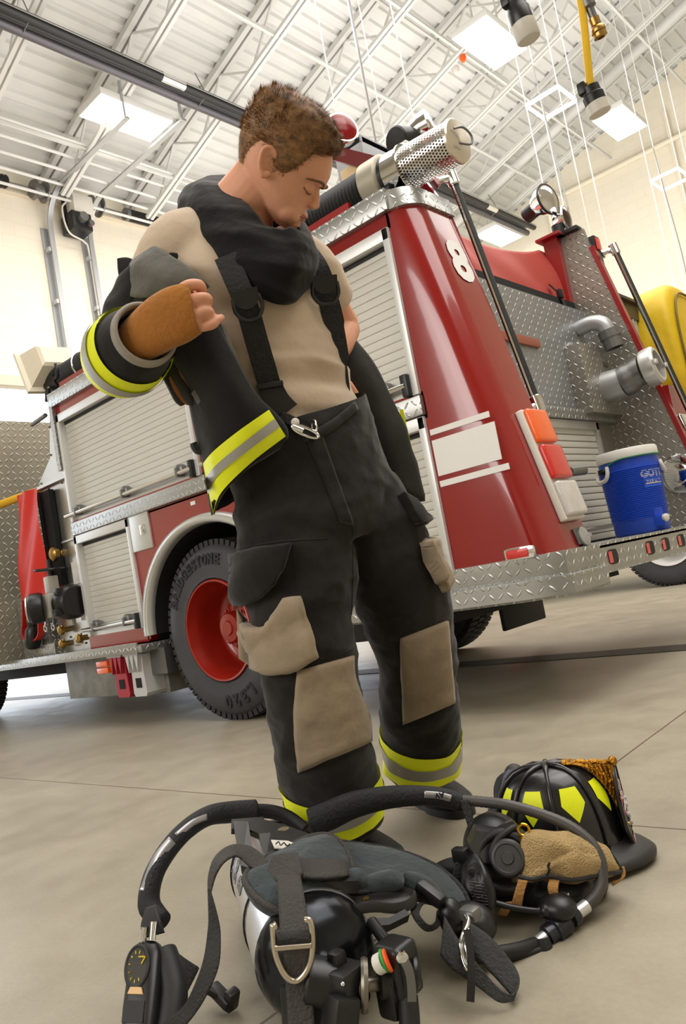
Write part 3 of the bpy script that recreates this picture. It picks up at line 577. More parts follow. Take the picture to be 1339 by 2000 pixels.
# gated valve with black storz couplings and hand wheel
vc = V((-5.22, Y0-.08, .86)); b = MB(); b.box(vc, (.17, .16, .17), None, .02); b.box(vc+V((-.0, 0, .13)), (.07, .08, .16), None, .01); b.cyl(vc+V((-.05, .02, 0)), vc+V((.2, .02, 0)), .08, 24); b.cyl(vc+V((0, .0, 0)), vc+V((0, .15, 0)), .07, 20); gv = part(b, 'gate_valve', M('valve grey', (176, 172, 160), .45, .3))
b = MB(); b.lathe([(.065, 0), (.1, 0), (.108, .02), (.108, .08), (.09, .1), (.09, .03), (.066, .03)], vc+V((-.02, -.07, 0)), (-.55, -.8, 0), 30); sub(b, 'storz_coupling', BLACKP, gv)
b = MB(); b.torus(vc+V((-.08, -.155, 0)), (-.55, -.8, 0), .085, .008, 30, 8); sub(b, 'coupling_ring', ALU, gv)
b = MB(); b.lathe([(.09, 0), (.115, .0), (.12, .03), (.12, .1), (.1, .13), (.0, .13)], vc+V((.12, .03, 0)), (1, 0, 0), 30); b.box(vc+V((.2, -.06, .08)), (.05, .05, .05), None, .008); b.box(vc+V((.2, -.09, -.06)), (.05, .05, .05), None, .008); sub(b, 'storz_cap', BLACKP, gv)
b = MB(); b.torus(vc+V((0, 0, .26)), (.1, 0, 1), .1, .01, 30, 8); b.bar(vc+V((-.1, 0, .26)), vc+V((.1, 0, .25)), .014, .014); b.cyl(vc+V((0, 0, .2)), vc+V((0, 0, .33)), .014, 10); sub(b, 'hand_wheel', BLACKP, gv)
b = MB()
for x in (-.06, .05): b.torus(vc+V((x, -.06, -.15)), (0, 1, .1), .02, .006, 16, 6, sx=1, x=(1, 0, 0)); b.bar(vc+V((x, -.05, -.08)), vc+V((x, -.06, -.14)), .012, .006)
sub(b, 'pull_tag', ALU, gv)
for x, z in ((-5.32, .68), (-5.33, .58), (-5.08, .60)):
    b = MB(); b.lathe([(.02, 0), (.02, .04), (.034, .045), (.034, .07), (.015, .08)], V((x, Y0+.05, z)), (0, -1, 0), 14); b.bar((x-.04, Y0-.01, z+.02), (x+.04, Y0-.01, z+.03), .012, .012); part(b, 'drain_valve', BRASS)
# crosslay flap, mount bar, nozzle in a red loop
b = MB(); q = [aY(38, 968, Y0-.03), aY(76, 952, Y0-.03), aY(102, 1160, Y0-.03), aY(45, 1172, Y0-.03)]
def flap(u, v):
    a = q[0].lerp(q[1], u); c = q[3].lerp(q[2], u); p = a.lerp(c, v); p.y += -.02-.03*sin(u*3.1)*(.3+v)+.012*sin(u*9+v*7); return p
b.grid(flap, 14, 24); part(b, 'crosslay_flap', REDV2, ang=180)
b = MB(); b.cyl(aY(74, 962, Y0), aY(104, 1150, Y0), .014, 10); b.box2((-5.36, Y0+.0, 1.0), (-5.22, Y0+.04, 1.70)); part(b, 'crosslay_roller', DARK)
c0, c1, c2, c3 = [aY(*p, Y0-.05) for p in ((49, 1172), (80, 1165), (80, 1245), (50, 1248))]
b = MB(); lp_ = [c0, c0.lerp(c3, .5), c3+V((0, 0, .02)), c3.lerp(c2, .5)+V((0, 0, -.02)), c2+V((0, 0, .02)), c2.lerp(c1, .5), c1]; b.strap(spl(lp_, 6), .05, .008, (0, 1, 0)); part(b, 'nozzle_sling', REDV2)
b = MB(); n0, n1 = c0.lerp(c1, .5)+V((0, .0, .03)), c3.lerp(c2, .5)+V((0, .0, .02)); dn = n1-n0; b.lathe([(.03, 0), (.05, .02), (.055, .1), (.04, .14), (.045, .2), (.035, .24), (.055, .27), (.06, .36), (.05, .4), (.04, .41)], n0, dn, 20); b.bar(n0+V((.05, -.04, -.05)), n0+V((.07, -.05, -.16)), .03, .03, .006); part(b, 'nozzle', BLACKP)
# cab
b = MB(); b.box2((-8.3, 2.55, .9), (XC-.02, 5.1, 2.42), .06); cab = part(b, 'cab', RED)
b = MB(); b.box2((XC-.03, 2.55, .5), (XC, 5.1, 2.44)); part(b, 'cab_rear_wall', DIAC)
b = MB(); b.box2((-8.0, 2.53, 1.6), (-6.4, 2.56, 2.2), .02); sub(b, 'cab_window', M('cab glass', (40, 46, 50), .08), cab)
b = MB(); b.box2((XC, Y0+.02, .5), (-5.56, Y0+.1, .98), .01); b.box2((-5.9, Y0-.02, .5), (-5.42, Y0+.1, .60), .006); part(b, 'lower_step_box', DIA)
b = MB(); b.box2((-6.6, Y0-.12, .455), (-4.16, Y0+.25, .50), .008); b.box2((-6.6, Y0-.125, .455), (-4.2, Y0-.11, .52), .004); part(b, 'running_board', DIA)
b = MB(); b.box2((-8.2, Y0+.1, .36), (-5.5, 4.9, .46)); part(b, 'under_board_shade', DARK)  # dark box added to stand in for shade below the running board
b = MB(); b.box2((-5.5, Y0+.08, .17), (-4.22, Y0+.5, .455), .006); part(b, 'tank_box', M('grey tank', (132, 128, 118), .55, .3, var=.3, vs=9))
b = MB(); b.box2((-4.4, Y0+.0, .3), (-4.1, Y0+.06, .46)); part(b, 'well_bracket', GREYM)
for dx in (0, .045): b = MB(); b.box2((-4.82, Y0-.06, .345+dx), (-4.68, Y0+.0, .382+dx), .006); part(b, 'reflector', ORANGE)
# flood light on the front corner
fl = V((-5.22, 2.92, 2.60)); fn = V((-.9, .1, -.35)).normalized(); fx, fy, fz = frame(fn); fx = V((0, 1, 0)); fx = (fx-fz*fx.dot(fz)).normalized(); fy = fz.cross(fx)
b = MB(); rg = []
for d, w, h in ((-.19, .1, .07), (-.17, .12, .09), (.0, .17, .15), (.012, .2, .18), (.04, .2, .18)): rg.append([fl+fz*d+fx*sx*w+fy*sy*h for sx, sy in ((-1, -1), (1, -1), (1, 1), (-1, 1))])
b.loft(rg); f_ = part(b, 'flood_light', BEIGE, ang=20)
b = MB(); b.tube(spl([fl+fz*-.12+fy*.13-fx*.06, fl+fz*-.16+fy*.2-fx*.06, fl+fz*-.22+fy*.2-fx*.06, fl+fz*-.24+fy*.13-fx*.06], 4), .012, 8); sub(b, 'flood_handle', BLACKP, f_)
b = MB(); b.bar((-5.1, 2.86, 2.2), (-5.14, 2.86, 2.56), .03, .03); b.box((-5.16, 2.86, 2.56), (.1, .1, .05), None, .01); sub(b, 'flood_bracket', ALU, f_)
b = MB(); b.cyl((-5.25, Y0-.01, 2.205), (-5.08, Y0-.01, 2.215), .016, 12); b.cyl((-5.3, Y0-.01, 2.203), (-5.25, Y0-.01, 2.205), .014, 10); part(b, 'gas_strut', GREYM)
# wheels
def wheel(c, out, parent, rim=RIMRED, name='rear_wheel', letters=True):
    c = V(c); ax = V((0, out, 0)); R = RT; w = .34
    b = MB(); pr = [(.288, -.015), (.30, .006), (.33, .004), (.37, .012), (.43, .006), (.47, -.012), (.490, -.04), (.497, -.08), (.497, -w+.08), (.47, -w+.02), (.4, -w), (.29, -w+.02)]
    b.lathe(pr, c, ax, 96, False); t = b.build(name, TIRE, parent, ang=50)
    b = MB()
    for i in range(66):
        a = 2*pi*i/66; d = V((cos(a), 0, sin(a))); tn = V((-sin(a), 0, cos(a)))
        for lo, hi, sk in ((-.03, -.125, 0), (-.135, -.205, .4), (-.215, -.31, 0)):
            m = (lo+hi)/2; aa = a+sk*2*pi/66; d = V((cos(aa), 0, sin(aa))); tn = V((-sin(aa), 0, cos(aa)))
            rot = basis((0, 0, 0), tn, ax, d).to_3x3(); b.box(c+ax*m+d*(R-.018), (.034, abs(hi-lo), .04), rot)
    sub(b, 'tread', M(name+' tread', (40, 39, 41), .75), t, uv=False)
    b = MB(); b.lathe([(.292, .0), (.288, .012), (.278, .01), (.272, -.02), (.262, -.05), (.255, -.09), (.252, -.2), (.235, -.225), (.2, -.235), (.13, -.22), (.12, -.2), (.0, -.2)], c, ax, 64, False); rm = sub(b, 'rim', rim, t, ang=50)
    b = MB(); b.lathe([(.135, -.21), (.135, -.15), (.125, -.14), (.095, -.135), (.09, -.09), (.08, -.075), (.045, -.07), (.04, -.06), (.0, -.06)], c, ax, 32)
    for i in range(10): a = 2*pi*i/10+.2; d = V((cos(a), 0, sin(a))); b.lathe([(.017, 0), (.017, .02), (.009, .022), (.009, .034), (.0, .034)], c+d*.113+ax*-.15, ax, 6)
    sub(b, 'hub', rim, t, ang=35)
    b = MB()
    for i in range(5): a = 2*pi*i/5+.5; d = V((cos(a), 0, sin(a))); b.lathe([(.034, 0), (.034, .002)], c+d*.175+ax*-.2262, ax, 14)
    sub(b, 'rim_vent', DARK, t)
    if letters:
        b = MB()
        def arc(txt, a0, a1, r, size, flip=False):
            n = len(txt)
            for i, ch in enumerate(txt):
                a = a0+(a1-a0)*i/(n-1); rd = V((-sin(a), 0, cos(a))); tg = V((cos(a), 0, sin(a)))
                b.text(ch, size, c+rd*r+V((0, -.013, 0)), tg, rd, .003, .004, fit=size*.55)
        arc('BRIDGESTONE', radians(63), radians(-14), .405, .085); sub(b, 'sidewall_lettering', TIREL, t, ang=20)
        b = MB(); arc('L320', radians(-148), radians(-180), .40, .095); sub(b, 'size_lettering', TIREL, t, ang=20)
    return t
wheel(HP+V((0, -.01, -.005)), -1, TR); wheel((HP.x, 4.98, RT), 1, TR, name='right_rear_wheel', letters=False); wheel((-7.75, 2.9, RT), -1, TR, name='front_wheel', letters=False)
MF = M('mud flap', (40, 40, 42), .7)
for y in (4.27,): b = MB(); b.box2((-2.63, y, .17), (-2.60, y+.54, .52), .01); part(b, 'mud_flap', MF)
b = MB(); b.box2((-2.75, 2.95, .34), (-2.35, 4.25, .55), .01); part(b, 'rear_cross_member', M('dark frame', (26, 25, 25), .7))
# ------------------------------------------------------------------ things on and round the truck
# suction hose with strainer
ha, hb = V((-5.14, 2.94, 2.49)), V((-2.02, 2.95, 2.487))
t = thing('suction_hose', 'black ribbed suction hose with perforated steel strainer on the truck top', 'hose', ha)
n = 280; b = MB(); b.lathe([(.089 if i % 2 else .1, (hb-ha).length*i/n) for i in range(n+1)], ha, hb-ha, 28); b.build('hose', BLACKR, t, ang=80)
b = MB(); b.lathe([(.085, -.05), (.107, -.05), (.112, -.02), (.105, 0), (.105, .12), (.09, .12)], ha, hb-ha, 28); b.bar(ha+V((.02, -.1, -.06)), ha+V((.02, -.12, -.16)), .04, .03, .01); b.build('end_coupling', BLACKP, t)
ax = V((1, 0, -.06)).normalized(); b = MB(); b.lathe([(.1, -.04), (.115, -.03), (.118, .07), (.1, .08)], hb, ax, 32); b.build('hose_collar', M('tan collar', (170, 162, 146), .4, .5), t)
b = MB(); b.lathe([(.1, 0), (.1, .03)], hb+ax*.08, ax, 28); b.box(hb+ax*.1+V((0, -.07, -.09)), (.05, .03, .04), None, .005); b.build('gasket', BLACKP, t)
b = MB(); b.lathe([(.095, 0), (.104, .004), (.104, .085), (.112, .088), (.112, .1), (.095, .104)], hb+ax*.1, ax, 36); b.build('strainer_collar', CHROME, t)
s0 = hb+ax*.2; L = .255; b = MB(); na, nl = 44, 17; X, Y, Z = frame(ax); rr = .097
for i in range(nl):
    for j in range(na):
        o = .5*(i % 2)
        def pt(u, v): a = 2*pi*(j+o+u)/na; return s0+Z*(L*(i+v)/nl)+(X*cos(a)+Y*sin(a))*rr
        A = [pt(0, 0), pt(1, 0), pt(1, 1), pt(0, 1)]; H = [pt(.5+.33*cos(k*pi/4-3*pi/4), .5+.36*sin(k*pi/4-3*pi/4)) for k in range(8)]
        va = [b.bm.verts.new(p) for p in A]; vh = [b.bm.verts.new(p) for p in H]
        for k in range(4): b.bm.faces.new((va[k], vh[2*k], vh[2*k+1], vh[(2*k+2) % 8], va[(k+1) % 4]))
b.build('strainer_mesh', PERF, t, ang=60, uv=False)
b = MB(); b.cyl(s0+Z*.01, s0+Z*(L-.01), .05, 20); b.build('strainer_core', M('strainer core', (60, 46, 42), .5), t)
b = MB(); b.lathe([(.09, 0), (.1, .002), (.1, .012), (.094, .018), (.0, .024)], s0+Z*L, ax, 36); b.build('strainer_cap', M('cap steel', (222, 212, 196), .25, .8), t)
b = MB(); e = s0+Z*(L+.03); b.tube(spl([e+V((0, -.045, .035)), e+V((.02, -.0, .045)), e+V((.025, .05, .02)), e+V((.02, .04, -.02)), e+V((0.005, -.03, -.03))], 6), .0055, 8); b.build('strainer_ring', GREYM, t)
for x in (-4.75, -2.42): b = MB(); b.torus((x, 2.945, 2.49), (1, 0, .08), .106, .008, 32, 8); b.build('hose_clamp', CHROME, t)
# cooler
cb = aP(1262, 1046, (-1.60, 0, .622), (1, 0, 0)); cb = V((-1.615, cb.y, .624)); 
t = thing('drink_cooler', 'blue round drink cooler with white lid standing on the truck tail step', 'cooler', cb); r0 = .152
b = MB(); pr = [(.0, 0), (r0*.88, 0), (r0*.94, .008), (r0*.945, .072), (r0*.955, .078)]; z = .08
while z < .355: pr += [(r0*.955+(z-.08)*.045, z), (r0*.985+(z-.08)*.045, z+.003), (r0*.985+(z-.08)*.045, z+.006), (r0*.955+(z-.08)*.045, z+.0085)]; z += .0095
pr += [(r0*1.03, .365), (r0*1.035, .41), (r0, .412)]; b.lathe(pr, cb, (0, 0, 1), 64); b.build('body', BLUE, t, ang=50)
b = MB(); b.lathe([(r0*1.0, .405), (r0*1.06, .407), (r0*1.07, .42), (r0*1.06, .455), (r0*1.02, .463), (r0*.9, .459), (r0*.85, .448), (.0, .445)], cb, (0, 0, 1), 64); b.build('lid', M('cooler lid', (214, 212, 206), .5, var=.06, vs=14), t)
vd = V((-cb.x, -cb.y, 0)).normalized(); vs_ = vd.cross(V((0, 0, 1))).normalized()   # toward the viewer's side, and to its right
def cyl_pt(a, r, z): return cb+(vd*cos(a)+(-vs_ if False else vs_)*sin(a))*r+V((0, 0, z))
sgn = 1 if (vs_.dot(CR) > 0) else -1
def cp(a, r, z): return cyl_pt(a*sgn, r, z)
for a0 in (-1.05, 1.62):
    b = MB(); b.box(cp(a0, r0*1.06, .365), (.035, .035, .03), None, .006); h = b.build('handle', BLACKP, t)
    b = MB(); b.tube(spl([cp(a0-.32, r0*1.08, .372), cp(a0-.33, r0*1.13, .345), cp(a0-.2, r0*1.15, .315), cp(a0+.2, r0*1.15, .315), cp(a0+.33, r0*1.13, .345), cp(a0+.32, r0*1.08, .385)], 6), .011, 10); b.build('handle_grip', WHITEP, h)
b = MB()
def wrap(o_a, z0, d):
    def w(p): a = o_a+p.x/r0; return cp(a, r0*1.03+d+p.z, z0+p.y)
    return w
b.grid(lambda u, v: cp(.38+u*.78, r0*1.03, .235+v*.105), 12, 3); b.build('brand_label', BLUET, t)
b = MB(); b.text('GOTT', .052, 0, 0, 0, .0008, .0028, warp=wrap(.78, .307, .001)); b.build('label_lettering', WHITEP, t)
b = MB(); b.grid(lambda u, v: cp(.43+u*.7, r0*1.03+.0015, .252+v*.024), 12, 1); lb = b.build('label_band', WHITEP, t)
b = MB(); b.text('INDUSTRIAL', .0195, 0, 0, 0, .0006, .0006, warp=wrap(.78, .264, .003)); b.build('band_lettering', BLUE, t)
b = MB(); b.grid(lambda u, v: cp(.52+u*.42, r0*.97+.006*sin(pi*u), .02+v*.1), 6, 4); b.box(cp(.73, r0*.97, .05), (.06, .06, .06), None, .01); b.build('tap_recess', BLUE, t)
b = MB(); b.lathe([(.014, 0), (.014, .03), (.02, .032), (.02, .045), (.012, .05)], cp(.73, r0*.98, .062), cp(.73, 1, 0)-cp(.73, 0, 0), 14); b.cyl(cp(.73, r0*1.2, .075), cp(.73, r0*1.2, .04), .009, 10); b.build('tap', WHITEP, t)
b = MB(); b.tube([cp(-1.1+2.75*i/24, r0*1.085, .41-.06*max(0, 1-i/9)**2) for i in range(25)], .0045, 8); b.build('lid_cord', GREEN, t)
# chocks
def chock(x, m, l):
    t = thing('wheel_chock', l, 'wheel chock', (x, Y0-.02, .3), 'wheel chocks hung under the running board')
    b = MB(); y = Y0-.06; w = .075
    P = [(x-w, .44), (x+w, .44), (x+w*.9, .33), (x+w, .20), (x+w*.8, .18), (x-w*.8, .18), (x-w, .20), (x-w*.9, .33)]
    b.prism([(p[0], y, p[1]) for p in P], (0, .16, 0))
    for k in (-1, 0, 1): b.prism([(x+k*.05-.022, y-.03, .445), (x+k*.05+.022, y-.03, .445), (x+k*.05, y-.03, .335)], (0, .035, 0))
    b.build('block', m, t); b = MB(); b.box2((x-.03, y-.004, .235), (x+.03, y, .295)); b.build('grip_hole', DARK, t)
    b = MB(); b.box2((x-.085, y-.035, .443), (x+.085, y+.1, .455)); b.build('hanger', GALV, t)
chock(-4.53, M('chock red', (170, 36, 52), .5), 'red wheel chock hung under the running board'); chock(-4.335, M('chock grey', (196, 196, 194), .5), 'light grey wheel chock hung under the running board by the tyre')
# yellow hose at left
b = MB(); p0, p1 = aY(37, 972, Y0-.02), aY(-260, 1085, 2.25); b.tube(spl([p0+V((.15, .1, 0)), p0, p1], 6), .03, 14); tag(b.build('yellow_hose', M('hose yellow', (214, 164, 20), .5)), 'thick yellow hose running off the left edge from the red flap', 'hose')
# yellow covered stretcher on the ladder rack
t = thing('covered_stretcher', 'yellow vinyl covered bundle on the rack at the right edge', 'stretcher', (-1.74, 5.75, 1.4))
def bag(u, v):
    a = 2*pi*u; w = (v-.5)*2; ry = .34; rz = .46; e = .6
    k = (1-abs(w)**8)**.5*.97+.03
    y = 5.75+math.copysign(abs(cos(a))**e, cos(a))*ry*k; z = 1.84+math.copysign(abs(sin(a))**.7, sin(a))*rz*k
    x = -1.74+w*.2; f = .012*noise.noise(V((u*0+sin(a)*3, cos(a)*3, w*3))); return V((x, y+f, z+f))
b = MB(); b.grid(bag, 60, 22, True); b.build('cover', YELB, t, ang=180)
b = MB(); pts = [bag(u/40, .94)+V((.012, 0, 0)) for u in range(40)]; b.tube(pts, .008, 6, loop=True); b.build('cover_piping', M('piping', (110, 92, 16), .6), t)
b = MB(); b.strap(spl([(-1.9, 5.42, 1.95), (-1.93, 5.36, 1.86), (-1.93, 5.36, 1.7), (-1.9, 5.42, 1.5)], 5), .07, .02, (1, 0, 0)); b.build('carry_strap', BLACKP, t)
# second vehicle beyond
W2 = aZ(1300, 1146, 0); R2 = .5
t2 = thing('parked_vehicle', 'vehicle with white rimmed black tyres beyond the tail step', 'vehicle', (W2.x-1, W2.y+1, 0))
wheel((W2.x+.1, W2.y, R2), -1, t2, M('white rim', (212, 210, 206), .4), 'wheel', False); wheel((W2.x-3.6, W2.y, R2), -1, t2, M('white rim b', (212, 210, 206), .4), 'front_wheel', False)
b = MB(); b.box2((W2.x-4.6, W2.y+.03, .7), (W2.x+1.2, W2.y+2.3, 1.35), .05); b.box2((W2.x-4.6, W2.y+.06, 1.3), (W2.x-2.6, W2.y+2.2, 2.0), .1); b.build('vehicle_body', RED2, t2); b = MB(); b.box2((W2.x-4.2, W2.y+.3, .45), (W2.x+1, W2.y+2, .75)); b.build('vehicle_chassis', DARK, t2)
# cords hanging in the foreground
def plug(px, py, px2, py2, d, cord, cm, l, cordr, bend):
    a, c = aD(px, py, d), aD(px2, py2, d); ax = (c-a).normalized(); Lg = (c-a).length
    t = thing('hanging_plug', l, 'plug', c, 'hanging power plugs')
    b = MB(); b.lathe([(.012, 0), (.022, .004), (.023, Lg*.3), (.026, Lg*.34), (.026, Lg*.62)], a, ax, 24); b.box(a+ax*Lg*.12+CR*-.02, (.02, .02, .03), None, .004); b.build('plug_body', BLACKP, t)
    b = MB(); b.lathe([(.026, Lg*.62), (.0275, Lg*.63), (.0275, Lg*.97), (.025, Lg), (.0, Lg)], a, ax, 24); b.build('plug_end', WHITEP, t)
    b = MB(); b.tube(spl(cord(a, ax, d), 8), cordr, 12); b.build('cord', cm, t)
top = lambda px, py, d: aD(px, py, d)
plug(1150, 168, 1172, 222, 1.9, lambda a, ax, d: [a+ax*.01, top(1146, 110, d), top(1139, 40, d), top(1130, -20, d), top(1116, -90, d), top(1090, -200, d), top(1050, -330, d)], YEL, 'hanging plug on a yellow cord', .0095, 0)
plug(1001, -8, 1033, 78, 1.75, lambda a, ax, d: [a+ax*.01, a-ax*.1, a-ax*.3, V((-.9, 1.9, 4.4)), V((-.9, 2.0, zc(-.9)-.3))], BLACKP, 'hanging plug at the top edge beside the largest ceiling light', .008, 0)
t = thing('air_hose', 'black air hose with brass fitting hanging at the top right edge', 'air hose', aD(1172, 74, 1.9)); a, c = aD(1140, -12, 1.9), aD(1174, 74, 1.9); ax = (c-a).normalized(); Lg = (c-a).length
b = MB(); b.tube(spl([a+ax*Lg*.3, a-ax*.1, a-ax*.4, V((-.7, 2.1, 4.6)), V((-.7, 2.2, zc(-.7)-.3))], 8), .011, 12); b.build('hose', BLACKR, t)
b = MB(); b.lathe([(.012, Lg*.1), (.017, Lg*.12), (.017, Lg*.3), (.013, Lg*.32), (.01, Lg*.34), (.01, Lg*.56)], a, ax, 18); b.build('ferrule', GREYM, t)
b = MB(); b.lathe([(.011, Lg*.55), (.013, Lg*.56), (.013, Lg*.72), (.011, Lg*.73), (.016, Lg*.76), (.018, Lg*.8), (.018, Lg*.86), (.015, Lg*.88), (.017, Lg*.9), (.017, Lg*.97), (.009, Lg*.99), (.008, Lg*.93)], a, ax, 20); b.build('brass_fitting', BRASS, t)
drop(-3.02, -2.67, 4.1, 4.5, 6.3, 'white wires and grey cord coming down from the roof behind the red lamp', 2.9, True)
# ------------------------------------------------------------------ the person
def fabric(name, rgb, var=.2, vs=7, bump=.35, bs=16, rough=.9, rgb2=None):
    return M(name, rgb, rough, var=var, vs=vs, bump=bump, bs=bs, sheen=.15, spec=.2, rgb2=rgb2)
SKIN = M('skin', (216, 156, 126), .5, var=.07, vs=14, bump=.06, bs=160, spec=.35)
SKIN.node_tree.nodes['Principled BSDF'].inputs['Subsurface Weight'].default_value = .12; SKIN.node_tree.nodes['Principled BSDF'].inputs['Subsurface Scale'].default_value = .01
HAIR = M('brown hair', (96, 66, 36), .6, var=.35, vs=60, rgb2=(138, 100, 58)); LIP = M('lip', (186, 112, 96), .5); BROWH = M('eyebrow', (112, 76, 50), .8)
SHIRT = fabric('tan shirt', (194, 174, 152), .08, 5, .3, 24); NOMEX = fabric('black knit hood', (13, 12, 13), .2, 12, .3, 40); PANT = fabric('charcoal turnout cloth', (35, 32, 30), .5, 6, .7, 13)
COATM = fabric('black turnout cloth', (24, 22, 22), .3, 5, .35, 22); LINER = fabric('grey liner', (92, 90, 84), .2, 12, .4, 40); PATCH = fabric('grey tan leather', (152, 136, 114), .2, 9, .4, 28)
LIME = M('lime reflective', (216, 222, 10), .55, var=.06, vs=20, emit=.08); SILV = M('silver reflective', (156, 154, 148), .4, .2); WEB = M('black webbing', (15, 15, 17), .7, bump=.3, bs=150)
TAN = fabric('tan knit wristlet', (160, 104, 44), .1, 12, .3, 110); LEATH = fabric('boot leather', (40, 39, 38), .2, 12, .3, 40, .55); BOOTT = fabric('boot tan trim', (140, 122, 100), .15, 12, .3, 40)
PE = thing('person', 'person pulling on a firefighter coat over a tan shirt, looking down', 'person', aZ(720, 1660, 0))
rh = V((CR.x, CR.y, 0)).normalized(); fh = V((CF.x, CF.y, 0)).normalized(); UP = V((0, 0, 1))
LAT = (rh*cos(radians(35))+fh*sin(radians(35))); NRM = (rh*sin(radians(35))-fh*cos(radians(35)))
def P3(l): return [aD(*p) for p in l]
def wrinkle(o, amp, sc, seed=0, rot=None, fade=None):
    me = o.data; nrm = [v.normal.copy() for v in me.vertices]
    for v, n in zip(me.vertices, nrm):
        q = v.co.copy(); q = rot @ q if rot else q
        q = V((q.x*sc[0], q.y*sc[1], q.z*sc[2]))+V((seed, seed*1.7, seed*.3))
        a = noise.noise(q); b_ = noise.noise(q*2.1+V((5, 1, 3)))
        r = (1-abs(a)*2.2)*.8+b_*.5; k = fade(v.co) if fade else 1
        v.co = v.co+n*amp*r*k
    me.update()
def bvh(o):
    return BVHTree.FromPolygons([v.co[:] for v in o.data.vertices], [p.vertices[:] for p in o.data.polygons])
# --- head
hr = ray(562, 340).normalized(); himg = (CR-hr*CR.dot(hr)).normalized(); hup = (CU-hr*CU.dot(hr)-himg*CU.dot(himg)).normalized()
tau = radians(29); fi = himg*cos(tau)-hup*sin(tau); HU = himg*sin(tau)+hup*cos(tau); psi = radians(10)
HF = fi*cos(psi)-hr*sin(psi); HL = hr*cos(psi)+fi*sin(psi); HS = 1.04; HO = aD(561, 342, 1.68)
def hl(x, y, z): return HO+(HL*x+HF*y+HU*z)*HS
ZT = [.128, .12, .105, .085, .06, .04, .02, .003, -.018, -.035, -.05, -.062, -.074, -.084, -.094]
FR = [-.02, .020, .046, .062, .074, .080, .080, .067, .064, .066, .069, .070, .066, .067, .055]
BK = [-.065, -.092, -.106, -.113, -.116, -.116, -.114, -.110, -.100, -.088, -.064, -.038, -.018, .0, .018]
WD = [.016, .044, .061, .071, .077, .078, .077, .075, .072, .068, .063, .058, .052, .042, .024]
def hring(i, n=40):
    z, f, k, w = ZT[i], FR[i], BK[i], WD[i]; c = (f+k)/2; h = (f-k)/2; out = []
    for j in range(n):
        a = 2*pi*j/n; ca, sa = cos(a), sin(a)
        y = c+h*math.copysign(abs(ca)**.9, ca); ww = w*(1-.13*max(0, ca)**2*(1 if z > -.03 else 1.2)); out.append(hl(ww*math.copysign(abs(sa)**.82, sa), y, z))
    return out
b = MB(); b.loft([hring(i) for i in range(len(ZT))])
def hb_(x, y, z, rx, ry, rz, rx_=0, rz_=0):
    R = basis((0, 0, 0), HL, HF, HU).to_3x3() @ Matrix.Rotation(rx_, 3, 'X') @ Matrix.Rotation(rz_, 3, 'Z'); b.ball(hl(x, y, z), (rx*HS, ry*HS, rz*HS), R, 16, 12)
b.ell([hl(0, .060, .016), hl(0, .064, .0), hl(0, .071, -.014), hl(0, .076, -.024), hl(0, .070, -.033)], [v*HS for v in (.008, .0085, .0105, .0115, .009)], [v*HS for v in (.009, .0115, .0135, .0135, .008)], HL, 16)
for s in (-1, 1):
    hb_(s*.012, .074, -.028, .0075, .011, .0065); hb_(s*.028, .068, .019, .022, .012, .007, -.2, s*-.25); hb_(s*.031, .054, -.001, .0155, .0125, .0115); hb_(s*.03, .038, -.065, .028, .028, .022)
hb_(0, .0685, -.050, .020, .0072, .0042); hb_(0, .0675, -.0575, .017, .0068, .0046); hb_(0, .062, -.079, .018, .0095, .010)
# ears: a dish with a raised rim
for s in (-1, 1):
    ex = s*.0755
    rim = [(.86*p, .88*q) for p, q in [(.006, .018), (.000, .028), (-.010, .033), (-.021, .029), (-.026, .017), (-.024, .003), (-.018, -.012), (-.011, -.022), (-.003, -.027), (.005, -.022), (.006, -.012)]]
    pr = spl([hl(ex+s*(.004+.012*max(0, -.0+(.005-y)/.03)), y-.026, z) for y, z in rim], 4); b.tube(pr, .0050*HS, 8)
    b.tube(spl([hl(ex+s*.007, -.032, .02), hl(ex+s*.009, -.041, .012), hl(ex+s*.009, -.042, -.004), hl(ex+s*.007, -.035, -.014)], 4), .0035, 8)
    R = basis((0, 0, 0), HL, HF, HU).to_3x3() @ Matrix.Rotation(s*.42, 3, 'Z'); b.ball(hl(ex+s*.000, -.034, .004), (.0055, .015, .024), R); b.ball(hl(ex+s*.005, -.028, -.022), (.006, .009, .009), R)
# --- neck, torso, arms, legs under the clothes
nb = aD(470, 452, 1.74)
b.ell([hl(0, -.035, .0), hl(0, -.045, -.05), hl(0, -.058, -.085), nb.lerp(hl(0, -.05, -.085), .4), nb, nb-UP*.05], [.058, .060, .062, .064, .072, .09], [.066, .066, .066, .066, .072, .08], HL, 24)
TORSO = [((470, 462, 1.74), .10, .075), ((466, 500, 1.74), .165, .095), ((474, 545, 1.735), .178, .112), ((500, 610, 1.73), .165, .118), ((528, 690, 1.73), .148, .112), ((556, 770, 1.73), .14, .108), ((580, 840, 1.73), .148, .112), ((605, 930, 1.74), .16, .12), ((630, 1000, 1.75), .15, .11)]
b.ell([aD(*p) for p, _, _ in TORSO], [x for _, x, _ in TORSO], [y for _, _, y in TORSO], LAT, 28, pw=.9)
shR, elR, wrR = aD(352, 495, 1.68), aD(222, 690, 1.64), aD(286, 655, 1.475)
b.tube(spl([aD(400, 480, 1.70), shR, shR.lerp(elR, .5), elR], 4), spl1([.06, .062, .05, .04], 4), 16); b.tube(spl([elR, elR.lerp(wrR, .4), wrR], 4), spl1([.04, .042, .03], 4), 16)
shL, elL, wrL = aD(600, 530, 1.86), aD(672, 640, 1.98), aD(645, 700, 1.86)
